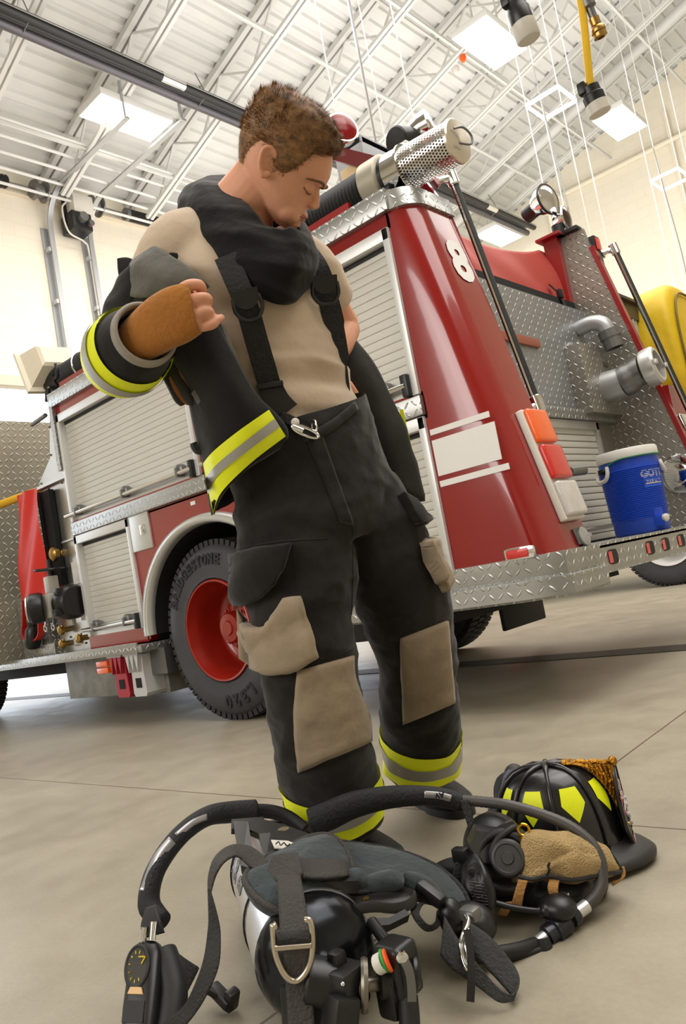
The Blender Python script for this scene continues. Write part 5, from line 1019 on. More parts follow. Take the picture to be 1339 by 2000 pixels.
# gloves clipped under the sleeve
t = thing('work_glove', 'black and brown work glove hanging below the coat sleeve', 'glove', aD(350, 760, 1.6))
BRN = M('brown leather', (140, 88, 34), .7); b = MB()
for q in ([(326, 715, 1.6), (340, 752, 1.6), (352, 778, 1.6), (358, 790, 1.6)], [(340, 712, 1.59), (358, 750, 1.58), (374, 780, 1.58), (379, 790, 1.58)], [(352, 712, 1.6), (376, 745, 1.59), (392, 765, 1.59), (400, 775, 1.59)]): b.tube(spl(P3(q), 4), spl1([.02, .0155, .014, .008], 4), 12)
b.build('glove_fingers', BLACKR, t, ang=180); 
for q in ([(334, 735, 1.58), (346, 760, 1.58), (360, 782, 1.58), (368, 790, 1.58)], [(352, 722, 1.568), (366, 742, 1.568), (380, 762, 1.57), (388, 770, 1.57)]): b = MB(); b.strap(spl(P3(q), 4), [.008, .011, .013, .014, .014, .014, .013, .012, .011, .01, .008, .006, .004], .004, rh-UP*.2); b.build('leather_strip', BRN, t)
# ------------------------------------------------------------------ gear on the floor
def pad(outline, bulge, name, mat, parent, th=.012, nr=9, piping=None, flat=0.0):
    O = spl(P3(outline), 4, True); c = sum(O, V())/len(O); n = V((0, 0, 0))
    for i in range(len(O)): n += (O[i]-c).cross(O[(i+1) % len(O)]-c)
    n.normalize(); n = n if n.dot(EYE-c) > 0 else -n
    b = MB(); rows = []
    for k in range(nr+1):
        t = 1-k/(nr+.35); rows.append([c+(p-c)*t+n*(bulge*(1-(max(0, (t-flat)/(1-flat)))**2.4)) for p in O])
    b.loft([[p-n*th for p in O]]+rows, False); bm = b.bm; bm.verts.ensure_lookup_table(); bm.faces.new(bm.verts[-len(O):]); bm.faces.new(bm.verts[:len(O)][::-1])
    o = b.build(name, mat, parent, ang=180, uv=True); wrinkle(o, .0025, (22, 22, 22), len(O))
    if piping:
        q = MB(); q.tube(O, .0055, 8, loop=True); q.build('piping', piping, o, ang=180)
    return o
def rib(rows, name, mat, parent, th=.003, n=5): return sheet(rows, name, mat, parent, th, 0, n=n)[0]
GPAD = fabric('grey cordura', (60, 67, 69), .12, 12, .5, 60); WEBG = M('grey webbing', (58, 55, 51), .75, bump=.5, bs=220); WEBD = M('dark webbing', (30, 28, 27), .75, bump=.5, bs=220)
CYL = M('silver cylinder wrap', (196, 194, 194), .2, .7, var=.16, vs=14); CYLD = M('dark cylinder end', (40, 42, 46), .2, .75, var=.4, vs=12); FRAME = M('frame plastic', (38, 36, 35), .42)
SL = M('strap silver', (176, 174, 176), .3, .5); FACE = M('gauge face', (34, 30, 12), .5)
t = BA = thing('breathing_apparatus', 'breathing apparatus pack with silver cylinder and grey pads lying in front of the person', 'breathing apparatus', aZ(600, 1800, 0))
# cylinder
ca, cb2 = aZ(538, 1692, .094), aZ(616, 1866, .094); cx_ = (cb2-ca).normalized(); L = (cb2-ca).length; R_ = .094
b = MB(); pr = [(0, -.09), (.03, -.085), (.06, -.068), (.084, -.038), (R_, 0)]+[(R_, L*i/10) for i in range(1, 11)]; b.lathe(pr, ca, cx_, 40, False); cy = b.build('cylinder', CYL, t, ang=180)
b = MB(); b.lathe([(R_+.0005, L*.995), (R_*.98, L+.012), (R_*.9, L+.03), (R_*.72, L+.048), (R_*.45, L+.062), (.022, L+.068), (.022, L+.08), (.0, L+.08)], ca, cx_, 40, False); b.build('cylinder_end', CYLD, cy, ang=180)
side = cx_.cross(UP).normalized(); side = side if side.dot(CR) < 0 else -side
for s_, txt, sz in ((.16, 'AIR', .05), (.38, '4500', .03)):
    b = MB(); rr = R_+.0008
    def w(p, s_=s_): a = radians(24)+(p.y)/R_; return ca+cx_*(L*s_+p.x)+(side*cos(a)+UP*sin(a))*(rr+p.z)
    b.text(txt, sz, 0, 0, 0, .0005, .001, warp=w); b.build('cylinder_lettering', GREYM, cy, ang=30)
for k in (.05, .64): b = MB(); b.lathe([(R_, L*k), (R_+.003, L*k), (R_+.003, L*k+.005), (R_, L*k+.005)], ca, cx_, 40, False); b.build('cylinder_stripe', BLACKP, cy)
# valve and reducer in front of the dome
v0 = ca+cx_*(L+.08); k0_ = aD(596, 1915, 1.10); k1 = aD(672, 1925, 1.10)
b = MB(); b.cyl(v0-cx_*.01, v0.lerp(k1, .35), .02, 16); b.cyl(k0_, k1, .034, 24, bev=.004); b.box(aD(674, 1925, 1.09), (.05, .05, .055), None, .008); b.box(aD(660, 1885, 1.10), (.022, .022, .04), None, .006); vv = b.build('cylinder_valve', BLACKP, t)
b = MB(); b.cyl(aD(690, 1924, 1.095), aD(712, 1924, 1.095), .022, 18); b.lathe([(.02, 0), (.034, 0), (.036, .004), (.034, .01), (.02, .01)], aD(704, 1924, 1.095), aD(712, 1924, 1.095)-aD(704, 1924, 1.095), 30); b.cyl(aD(716, 1924, 1.095), aD(740, 1920, 1.1), .01, 12); b.build('coupling_nut', M('dull steel', (124, 118, 108), .35, .8), vv)
b = MB(); b.bar(aD(668, 1940, 1.07), aD(655, 2060, 1.05), .045, .04, .008); b.bar(aD(590, 1920, 1.12), aD(600, 2080, 1.1), .05, .05, .008); b.build('valve_bracket', BLACKP, vv)
b = MB(); b.ball(aD(669, 1922, 1.06), .0035, None, 10, 8); b.build('valve_screw', CHROME, vv)
b = MB(); b.box(aD(776, 1890, 1.11), (.052, .05, .075), None, .012, 3); b.cyl(aD(740, 1920, 1.10), aD(772, 1918, 1.10), .022, 18, bev=.004); b.box(aD(768, 1942, 1.10), (.035, .04, .055), None, .008); b.cyl(aD(800, 1900, 1.1), aD(820, 1900, 1.1), .022, 16, bev=.005); rd = b.build('pressure_reducer', BLACKP, t)
b = MB(); b.lathe([(.0085, 0), (.0085, .004), (.0055, .006), (.0, .006)], aD(785, 1868, 1.068), -CF, 18); b.build('reducer_bolt', CHROME, rd)
b = MB(); b.strap(spl(P3([(785, 1868, 1.066), (798, 1895, 1.062), (803, 1925, 1.062), (804, 1955, 1.062)]), 4), .012, .004, rh); b.build('reducer_lever', GREYM, rd)
b = MB(); b.cyl(aD(738, 1884, 1.09), aD(752, 1876, 1.085), .014, 16); b.build('reducer_gauge', WHITEP, rd)
for c_, m_, x in (('green', M('band green', (40, 150, 60), .5), 748), ('red', M('band orange', (236, 90, 30), .5), 754)):
    b = MB(); b.cyl(aD(x, 1877, 1.083), aD(x+4, 1875, 1.083), .0155, 16); b.build('gauge_band', m_, rd)
b = MB(); b.tube(spl(P3([(795, 1945, 1.09), (798, 1975, 1.08), (800, 2010, 1.07), (802, 2060, 1.06)]), 5), .015, 12); b.build('low_pressure_hose', BLACKR, t)
b = MB(); b.tube(spl(P3([(725, 1800, 1.2), (745, 1828, 1.17), (772, 1862, 1.13)]), 4), .009, 10); b.build('reducer_pipe', BLACKP, t)
# back frame
def slab(pts, name, mat, th=.012, parent=None):
    P = P3(pts); n = V()
    for i in range(1, len(P)-1): n += (P[i]-P[0]).cross(P[i+1]-P[0])
    n.normalize(); n = n if n.z > 0 else -n; b = MB(); b.prism(P, -n*th); return b.build(name, mat, parent or t)
slab([(455, 1604, 1.430), (484, 1604, 1.430), (500, 1700, 1.280), (470, 1690, 1.300)], 'frame_upright', FRAME, .016)
fb = slab([(452, 1600, 1.440), (500, 1596, 1.450), (560, 1612, 1.440), (636, 1640, 1.420), (640, 1664, 1.370), (560, 1664, 1.360), (528, 1660, 1.370), (505, 1628, 1.410), (482, 1618, 1.420), (452, 1618, 1.420)], 'back_frame', FRAME)
slab([(505, 1628, 1.410), (528, 1626, 1.410), (556, 1668, 1.340), (520, 1672, 1.330)], 'frame_brace', FRAME)
slab([(520, 1664, 1.340), (660, 1660, 1.340), (700, 1720, 1.240), (500, 1730, 1.220)], 'frame_plate', FRAME, .02)
lb = slab([(529, 1640, 1.365), (562, 1642, 1.365), (588, 1652, 1.350), (560, 1658, 1.340), (536, 1656, 1.340)], 'frame_label', WHITEP, .002)
b = MB(); b.tube(spl(P3([(538, 1649, 1.345), (544, 1644, 1.345), (548, 1651, 1.340), (554, 1646, 1.340), (560, 1652, 1.338), (566, 1648, 1.338)]), 4), .0012, 5); b.build('label_scribble', BLACKP, lb)
b = MB(); oval = [(0, 0)]; P = [aD(553, 1619, 1.423)+(rh*.011*cos(a)+CU*.004*sin(a)) for a in [2*pi*i/16 for i in range(16)]]; b.poly(P); b.build('frame_slot', M('slot tan', (176, 160, 134), .8), t)
b = MB(); tray = [(500, 1738, 1.27), (590, 1792, 1.20), (660, 1782, 1.20), (720, 1770, 1.215), (770, 1772, 1.22), (800, 1764, 1.225), (812, 1745, 1.24), (780, 1738, 1.27), (700, 1738, 1.29), (600, 1730, 1.29)]
P = spl(P3(tray), 5, True); c = sum(P, V())/len(P); b.loft([[p-UP*.010 for p in P], [p+UP*.004 for p in P], [p+UP*.006+(c-p)*.03 for p in P], [p-UP*.002+(c-p)*.1 for p in P], [c+(p-c)*.3-UP*.002 for p in P]]); ly = b.build('lumbar_plate', FRAME, t, ang=50)
b = MB(); b.lathe([(.006, 0), (.006, .002), (0, .003)], aD(714, 1756, 1.243), UP, 12); b.build('plate_rivet', BRASS, ly)
slab([(540, 1770, 1.215), (668, 1795, 1.20), (760, 1792, 1.21), (790, 1775, 1.22), (800, 1786, 1.215), (760, 1806, 1.2), (640, 1818, 1.19), (540, 1806, 1.19)], 'plate_skirt', BLACKP, .03)
# pads
lumb = pad([(640, 1650, 1.42), (700, 1650, 1.42), (780, 1664, 1.41), (850, 1692, 1.38), (900, 1735, 1.34), (914, 1772, 1.30), (892, 1780, 1.28), (845, 1755, 1.29), (790, 1742, 1.29), (730, 1742, 1.28), (680, 1745, 1.27), (630, 1720, 1.32)], .03, 'waist_pad', GPAD, t, .012, 9, WEBD)
for q in ([(716, 1712, 1.26), (760, 1700, 1.265), (785, 1708, 1.265), (784, 1732, 1.25), (740, 1738, 1.245), (714, 1730, 1.25)], [(790, 1704, 1.275), (836, 1712, 1.285), (862, 1740, 1.28), (850, 1752, 1.27), (800, 1738, 1.262)], [(680, 1700, 1.268), (708, 1698, 1.262), (712, 1728, 1.252), (690, 1740, 1.25), (676, 1730, 1.255)]): pad(q, .014, 'pad_tuft', GPAD, lumb, .006, 6)
flap_ = pad([(560, 1655, 1.37), (600, 1636, 1.385), (640, 1631, 1.39), (668, 1650, 1.365), (687, 1690, 1.31), (680, 1725, 1.265), (650, 1752, 1.225), (610, 1776, 1.195), (560, 1782, 1.18), (520, 1768, 1.19), (490, 1742, 1.215), (478, 1712, 1.25), (510, 1680, 1.31)], .028, 'hip_pad', GPAD, t, .014, 9, WEBG)
# straps
rib([[(532, 1672, 1.262), (520, 1722, 1.232)], [(560, 1668, 1.258), (556, 1722, 1.215)], [(582, 1668, 1.256), (592, 1708, 1.212)]], 'cross_strap', WEBG, t, .006)
rib([[(570, 1680, 1.262), (585, 1714, 1.218)], [(620, 1678, 1.262), (630, 1716, 1.22)], [(664, 1680, 1.27), (672, 1712, 1.238)], [(680, 1684, 1.30), (684, 1710, 1.27)]], 'cross_strap', WEBG, t, .004)
rib([[(412, 1740, 1.24), (405, 1740, 1.24)], [(428, 1805, 1.2), (407, 1787, 1.205)], [(431, 1843, 1.17), (404, 1833, 1.18)], [(426, 1889, 1.14), (396, 1880, 1.15)], [(407, 1936, 1.12), (379, 1927, 1.13)], [(384, 1975, 1.11), (358, 1966, 1.12)], [(352, 2012, 1.10), (328, 1992, 1.115)], [(315, 2030, 1.11), (310, 2005, 1.12)]], 'pull_strap', WEBD, t, .003)
rib([[(405, 1740, 1.24), (413, 1742, 1.24)], [(408, 1708, 1.26), (420, 1712, 1.25)], [(418, 1678, 1.28), (437, 1684, 1.26)], [(438, 1658, 1.30), (462, 1672, 1.275)], [(462, 1650, 1.31), (486, 1690, 1.27)], [(494, 1656, 1.30), (512, 1712, 1.25)], [(520, 1678, 1.275), (528, 1724, 1.235)], [(536, 1700, 1.25), (540, 1724, 1.228)]], 'shoulder_strap', WEBG, t, .004)
rib([[(541, 1712, 1.205), (586, 1708, 1.205)], [(543, 1750, 1.165), (593, 1744, 1.165)], [(545, 1790, 1.135), (599, 1784, 1.135)], [(547, 1820, 1.115), (602, 1816, 1.115)], [(550, 1846, 1.10), (604, 1842, 1.10)]], 'chest_strap', WEBG, t, .004)
rib([[(548, 1842, 1.09), (604, 1838, 1.09)], [(553, 1852, 1.08), (603, 1850, 1.08)], [(556, 1900, 1.082), (604, 1896, 1.082)], [(560, 1950, 1.075), (610, 1946, 1.075)], [(563, 2010, 1.06), (614, 2006, 1.06)], [(565, 2060, 1.05), (616, 2056, 1.05)]], 'chest_strap', WEBG, t, .004)
b = MB(); bk_ = P3([(537, 1815, 1.085), (533, 1806, 1.085), (535, 1840, 1.082), (540, 1870, 1.08), (555, 1902, 1.078), (574, 1916, 1.076), (592, 1906, 1.076), (606, 1880, 1.078), (610, 1845, 1.08), (608, 1810, 1.083), (603, 1797, 1.085), (596, 1797, 1.086)])
b.tube(spl(bk_, 5), .0046, 10); D1 = b.build('d_ring_buckle', M('buckle steel', (190, 180, 164), .28, .9), t, ang=180); b = MB(); b.tube(P3([(537, 1852, 1.076), (608, 1846, 1.076)]), .0042, 10); b.build('buckle_bar', D1.data.materials[0], D1)
b = MB(); b.tube(P3([(542, 1834, 1.083), (606, 1829, 1.083)]), .009, 12); b.build('strap_fold', WEBD, t)
# right belt loop with buckle
rib([[(868, 1790, 1.22), (860, 1868, 1.17)], [(895, 1835, 1.17), (885, 1895, 1.145)], [(935, 1886, 1.145), (930, 1926, 1.13)], [(978, 1934, 1.125), (972, 1957, 1.118)], [(1004, 1940, 1.13), (996, 1956, 1.122)], [(1013, 1905, 1.16), (1000, 1948, 1.135)], [(990, 1868, 1.19), (972, 1915, 1.16)], [(952, 1826, 1.215), (940, 1880, 1.18)], [(905, 1795, 1.24), (900, 1830, 1.22)]], 'waist_belt', M('belt webbing', (44, 44, 43), .8, bump=.4, bs=200), t, .003)
b = MB(); b.tube(spl(P3([(908, 1788, 1.19), (914, 1800, 1.175), (900, 1838, 1.15), (902, 1868, 1.14), (910, 1890, 1.13), (916, 1888, 1.13), (910, 1850, 1.14), (914, 1815, 1.16)]), 5), .0036, 8); b.build('belt_buckle', CHROME, t, ang=180)
b = MB(); b.strap(spl(P3([(911, 1815, 1.15), (918, 1860, 1.135), (920, 1910, 1.12), (918, 1956, 1.11)]), 4), .011, .005, rh); b.build('belt_tail', BLACKR, t)
b = MB(); b.box(aD(918, 1784, 1.2), (.03, .024, .02), None, .007); b.build('belt_end', GREYM, t); b = MB(); b.ball(aD(915, 1805, 1.28), (.05, .04, .035)); b.ball(aD(880, 1790, 1.25), (.022, .022, .03)); o_ = b.build('belt_pouch', BLACKP, t, uv=False); remesh(o_, .004, 4)
rib([[(800, 1768, 1.24), (826, 1764, 1.24)], [(806, 1792, 1.22), (818, 1784, 1.22)], [(830, 1818, 1.21), (836, 1806, 1.21)], [(856, 1810, 1.23), (850, 1800, 1.23)], [(862, 1780, 1.26), (852, 1780, 1.26)]], 'keeper_loop', WEBD, t, .003)
b = MB(); b.box(aD(840, 1745, 1.25), (.05, .02, .02), Matrix.Rotation(.5, 3, 'Y'), .005); b.build('keeper_slide', BLACKP, t)
# left shoulder tube, gauge console
HZ = P3([(318, 1800, 1.32), (292, 1768, 1.35), (298, 1715, 1.39), (325, 1664, 1.44), (362, 1622, 1.49), (405, 1594, 1.54), (450, 1586, 1.58), (500, 1582, 1.60)])
b = MB(); b.ell(spl(HZ, 6), spl1([.016, .024, .023, .021, .021, .022, .026, .026], 6), spl1([.016, .018, .018, .018, .018, .018, .02, .02], 6), CF, 18); sv = b.build('hose_sleeve', WEB, t, ang=180)
def strip(pts, w, name, mat, par, off):
    p = spl(pts, 6); b = MB(); sd = [(p[min(i+1, len(p)-1)]-p[max(0, i-1)]).cross(CF).normalized() for i in range(len(p))]; b.strap([q-CF*off for q in p], w, .0015, sd); return b.build(name, mat, par, ang=180)
st1 = strip(P3([(292, 1722, 1.382), (314, 1664, 1.432), (344, 1626, 1.47)]), .018, 'reflective_strip', SL, sv, .034); strip(P3([(352, 1618, 1.487), (382, 1594, 1.515), (410, 1582, 1.54)]), .012, 'reflective_strip', SL, sv, .034)
for q in ((299, 1712), (304, 1698), (310, 1682), (318, 1668), (330, 1652)): b = MB(); p = aD(*q, 1.375+.055*(1712-q[1])/60); b.box(p-CF*.03, (.005, .003, .005), None, .001); b.build('strip_mark', BLACKP, st1)
b = MB()
for dy, r in ((0, .011), (10, .008)): b.tube(spl(P3([(490, 1580+dy, 1.60), (530, 1582+dy, 1.605), (565, 1594+dy, 1.60), (596, 1618+dy, 1.58)]), 5), r, 12)
b.build('hose_pair', BLACKR, t); rib([[(486, 1598, 1.545), (514, 1596, 1.545)], [(490, 1612, 1.535), (520, 1612, 1.535)]], 'frame_loop', WEBG, t, .004)
cbk = rib([[(286, 1775, 1.30), (306, 1768, 1.30)], [(276, 1810, 1.27), (312, 1792, 1.275)], [(280, 1832, 1.255), (322, 1822, 1.265)]], 'console_boot', BLACKR, t, .006)
for q, w in (((283, 1810, 1.262), (280, 1840, 1.255)), ((300, 1800, 1.262), (297, 1836, 1.25))): b = MB(); b.cyl(aD(*q), aD(*w), .0055, 12); b.build('hose_ferrule', CHROME, t)
g0, g1 = aD(294, 1842, 1.26), aD(276, 2020, 1.16); gx = (rh*.93-fh*.37).normalized(); ga = (g1-g0).normalized(); gn = gx.cross(ga); gn = gn if gn.dot(EYE-g0) > 0 else -gn; GL = (g1-g0).length
b = MB(); rg = []
for s_, w, d in ((0, .016, .012), (.06, .024, .017), (.16, .029, .021), (.5, .031, .023), (.8, .031, .024), (1, .029, .022)): rg.append([g0+ga*GL*s_+gx*(w*math.copysign(abs(cos(a))**.55, cos(a)))+gn*(d*math.copysign(abs(sin(a))**.55, sin(a))) for a in [2*pi*i/28 for i in range(28)]])
b.loft(rg); co_ = b.build('gauge_console', BLACKP, t, ang=60)
gp = lambda s_, x, d=.0: g0+ga*GL*s_+gx*x+gn*(.0225+d)
def oval(cx2, s_, rx, ry, d): return [gp(s_, cx2, d)+gx*rx*cos(a)+ga*ry*sin(a) for a in [2*pi*i/32 for i in range(32)]]
b = MB(); b.tube(oval(-.006, .33, .021, .031, .0), .003, 8, loop=True); b.build('gauge_bezel', BLACKR, co_)
b = MB(); b.poly(oval(-.006, .33, .0195, .0295, .001)); gf = b.build('gauge_face', FACE, co_)
b = MB(); YG = M('gauge yellow', (196, 168, 26), .5)
for k in range(9): a = radians(60+k*32); q = gp(.33, -.006, .0018)+gx*.0155*cos(a)+ga*.024*sin(a); q2 = gp(.33, -.006, .0018)+gx*.0125*cos(a)+ga*.019*sin(a); b.bar(q, q2, .0014, .001)
b.build('gauge_marks', YG, gf); b = MB(); b.bar(gp(.22, -.004, .002), gp(.22, .009, .002), .003, .001); b.bar(gp(.22, .009, .002), gp(.30, .003, .002), .003, .001); b.build('gauge_needle', YG, gf)
b = MB(); b.prism([gp(.56, -.012, 0), gp(.56, .008, 0), gp(.635, .012, 0), gp(.635, -.016, 0)], gn*.004); b.build('console_button', M('tan button', (206, 168, 120), .5), co_)
b = MB(); b.prism([gp(.70, -.022, 0), gp(.70, .016, 0), gp(.93, .016, 0), gp(.93, -.022, 0)], gn*.002); b.build('console_grip', BLACKR, co_)
b = MB(); b.ball(gp(.80, -.032, -.02), (.005, .005, .009)); b.build('yellow_knob', YG, co_)
b = MB(); o = g0+ga*GL*.12+gx*.03-gn*.01; b.ell(spl([g0+ga*GL*.1+gx*.02-gn*.012, g0+ga*GL*.5+gx*.045-gn*.012, g0+ga*GL*1.0+gx*.04-gn*.012], 5), .022, .02, gx, 18); b.build('console_back', BLACKR, co_)
rib([[(328, 1850, 1.30), (345, 1872, 1.28)], [(352, 1868, 1.29), (362, 1900, 1.26)], [(388, 1890, 1.27), (366, 1938, 1.24)]], 'console_tether', WEBD, t, .006)
b = MB(); b.box(aD(432, 1945, 1.26), (.05, .022, .016), Matrix.Rotation(.45, 3, 'Y'), .005); b.box(aD(452, 1952, 1.25), (.016, .022, .034), Matrix.Rotation(.45, 3, 'Y'), .004); b.bar(aD(404, 1930, 1.26), aD(424, 1942, 1.26), .02, .008); b.build('side_release_buckle', BLACKP, t)
# right shoulder tube and supply hose
HR = P3([(606, 1606, 1.50), (640, 1594, 1.50), (690, 1572, 1.51), (760, 1557, 1.52), (830, 1554, 1.52), (872, 1560, 1.515), (900, 1568, 1.51)])
b = MB(); b.ell(spl(HR, 6), spl1([.026, .028, .026, .022, .019, .019, .017], 6), spl1([.016]*7, 6), UP, 18); sr = b.build('hose_sleeve', WEB, t, ang=180)
st2 = strip(P3([(828, 1550, 1.50), (855, 1552, 1.498), (880, 1558, 1.495)]), .013, 'reflective_strip', SL, sv, .004)
b = MB(); b.text('AV', .014, aD(858, 1553, 1.486), -rh, -CU, .0005, .0008); b.build('strip_lettering', FRAME, st2)
rib([[(898, 1562, 1.495), (912, 1562, 1.495)], [(906, 1590, 1.485), (922, 1588, 1.485)], [(914, 1618, 1.475), (925, 1614, 1.475)], [(922, 1642, 1.47), (926, 1640, 1.47)]], 'tube_keeper', WEBD, t, .004)
HH = P3([(896, 1562, 1.51), (940, 1566, 1.495), (989, 1572, 1.475), (1049, 1588, 1.45), (1109, 1612, 1.42), (1151, 1644, 1.395), (1172, 1679, 1.375), (1175, 1715, 1.36), (1166, 1745, 1.345), (1146, 1768, 1.335)]); hs_ = spl(HH, 10)
b = MB(); b.tube(hs_, [.0098 if i % 2 else .0105 for i in range(len(hs_))], 14); b.build('supply_hose', M('hose rubber', (62, 58, 54), .45), t, ang=60)
q0, q1 = aD(1146, 1768, 1.335), aD(1046, 1844, 1.285); qa = (q1-q0).normalized(); QL = (q1-q0).length
b = MB(); b.lathe([(.009, 0), (.0115, .001), (.0115, QL*.2), (.009, QL*.21)], q0, qa, 18); b.build('hose_crimp', ALU, t)
b = MB(); b.lathe([(.009, QL*.8), (.0105, QL*.81), (.0105, QL*.97), (.009, QL)], q0, qa, 18); b.build('hose_crimp', ALU, t)
b = MB(); b.lathe([(.011, QL*.2), (.015, QL*.21), (.0165, QL*.25), (.0165, QL*.33), (.012, QL*.35), (.016, QL*.40), (.0195, QL*.42), (.0195, QL*.6), (.0205, QL*.61), (.0205, QL*.65), (.0165, QL*.67), (.0165, QL*.8), (.011, QL*.82)], q0, qa, 24); b.build('quick_coupling', M('gunmetal', (52, 54, 60), .3, .6), t, ang=30)
b = MB(); b.tube(spl([q1, aD(1019, 1853, 1.265), aD(983, 1860, 1.25), aD(930, 1868, 1.235), aD(880, 1850, 1.23)], 6), .0115, 12); b.tube(spl([aD(1062, 1852, 1.275), aD(1030, 1862, 1.262), aD(990, 1873, 1.25), aD(940, 1876, 1.24)], 6), .005, 10); b.build('lower_hose', BLACKR, t)
b = MB(); b.ell([aD(1058, 1832, 1.285), aD(1062, 1848, 1.28), aD(1064, 1862, 1.275)], [.012, .014, .013], [.012, .014, .013], rh, 16); b.build('hose_boot', BLACKR, t)
# ---- face mask with tan head net
m = thing('face_mask', 'black rubber breathing mask with tan mesh head net on the floor by the helmet', 'breathing mask', aZ(1000, 1780, 0))
b = MB(); b.ball(aD(990, 1690, 1.46), (.075, .07, .07)); b.ball(aD(965, 1650, 1.48), (.06, .06, .06)); b.ball(aD(1060, 1730, 1.45), (.10, .07, .045)); b.ball(aD(940, 1700, 1.44), (.05, .05, .055)); b.ball(aD(1130, 1725, 1.45), (.055, .05, .035)); fp = b.build('facepiece', M('mask rubber', (24, 24, 25), .45), m, uv=False); remesh(fp, .005, 5)
MBV = bvh(fp)
def mk(px, py, d, off=0): return aD(px, py, d)
vd2 = (EYE-aD(988, 1680, 1.4)).normalized(); fa = (vd2+CR*-.1).normalized()
b = MB(); b.lathe([(.0, .0), (.03, .0), (.032, .006), (.028, .012), (.024, .013), (.022, .011), (.012, .011), (.010, .014), (.0, .014)], aD(992, 1676, 1.375), fa, 32); b.build('voice_emitter', M('grey black plastic', (50, 50, 50), .5), m)
b = MB(); b.torus(aD(985, 1682, 1.385), fa, .047, .008, 40, 10); b.build('mask_rim', BLACKR, m)
b = MB(); b.prism(P3([(930, 1622, 1.41), (975, 1628, 1.41), (1005, 1612, 1.43), (1010, 1632, 1.42), (985, 1652, 1.40), (962, 1690, 1.385), (932, 1680, 1.39), (916, 1652, 1.40)]), CF*.03); b.build('lens_frame', M('lens black', (40, 40, 42), .2, coat=.5), m)
b = MB(); b.tube(spl(P3([(968, 1688, 1.38), (960, 1668, 1.385), (972, 1640, 1.39), (1000, 1618, 1.40), (1010, 1620, 1.41)]), 5), .0065, 10); b.build('lens_gasket', BLACKR, m)
P = P3([(926, 1680, 1.37), (945, 1692, 1.35), (965, 1730, 1.335), (968, 1770, 1.325), (948, 1778, 1.325), (915, 1764, 1.335), (903, 1735, 1.345), (908, 1700, 1.36)]); b = MB(); P = spl(P, 4, True); c = sum(P, V())/len(P); fz2 = -CF; b.loft([[p-fz2*.03 for p in P], P, [c+(p-c)*.9+fz2*.008 for p in P], [c+(p-c)*.6+fz2*.013 for p in P], [c+(p-c)*.1+fz2*.015 for p in P]]); rg_ = b.build('regulator', BLACKP, m, ang=60)
b = MB()
for i in range(8): y = 1722+i*6; b.tube(P3([(914+i*1.5, y, 1.325), (945+i*1.2, y+4, 1.315)]), .0012, 5)
b.torus(aD(934, 1742, 1.312), -CF, .010, .0014, 20, 6); b.build('regulator_grille', FRAME, rg_); b = MB(); b.lathe([(.007, 0), (.007, .003), (0, .004)], aD(920, 1702, 1.345), -CF, 14); b.build('regulator_screw', FRAME, rg_)
b = MB(); b.ell(spl(P3([(856, 1712, 1.43), (880, 1700, 1.42), (905, 1700, 1.41), (920, 1712, 1.40)]), 4), .022, .018, UP, 16); b.build('regulator_arm', BLACKR, m); b = MB(); b.box(aD(900, 1670, 1.40), (.03, .02, .026), None, .005); b.build('strap_clip', BLACKP, m)
rib([[(888, 1685, 1.395), (912, 1680, 1.395)], [(882, 1715, 1.385), (908, 1718, 1.385)], [(886, 1740, 1.38), (904, 1748, 1.38)]], 'chin_strap', WEBD, m, .004)
net = pad([(1026, 1630, 1.38), (1050, 1622, 1.40), (1090, 1624, 1.41), (1130, 1632, 1.42), (1160, 1642, 1.42), (1186, 1660, 1.415), (1203, 1688, 1.405), (1211, 1702, 1.40), (1180, 1706, 1.375), (1140, 1715, 1.355), (1112, 1718, 1.35), (1075, 1710, 1.35), (1040, 1716, 1.35), (1012, 1712, 1.36), (1013, 1680, 1.365), (1019, 1652, 1.37)], .035, 'head_net', M('tan mesh', (190, 160, 108), .85, var=.1, vs=30, bump=1.0, bs=330), m, .02, 10)
wrinkle(net, .004, (30, 6, 12), 3)
b = MB(); b.tube(spl(P3([(1012, 1712, 1.352), (1040, 1717, 1.342), (1062, 1712, 1.340), (1078, 1712, 1.340), (1112, 1719, 1.342), (1145, 1715, 1.348), (1180, 1707, 1.368), (1211, 1703, 1.392), (1206, 1688, 1.398), (1190, 1664, 1.408)]), 5), .0036, 8); b.build('net_binding', BLACKR, net)
b = MB(); b.tube(spl(P3([(1068, 1710, 1.332), (1072, 1700, 1.326), (1070, 1692, 1.324), (1073, 1685, 1.322)]), 4), .0022, 6); b.build('net_stitch', BLACKR, net)
b = MB(); b.torus(aD(1022, 1621, 1.385), (EYE-aD(1022, 1621, 1.385)), .0095, .0027, 24, 8); b.cyl(aD(1021, 1632, 1.385), aD(1020, 1642, 1.385), .006, 10); b.build('brass_ring', M('gold ring', (214, 164, 50), .2, 1), net)
TANW = M('tan webbing', (160, 116, 62), .8, bump=.4, bs=200)
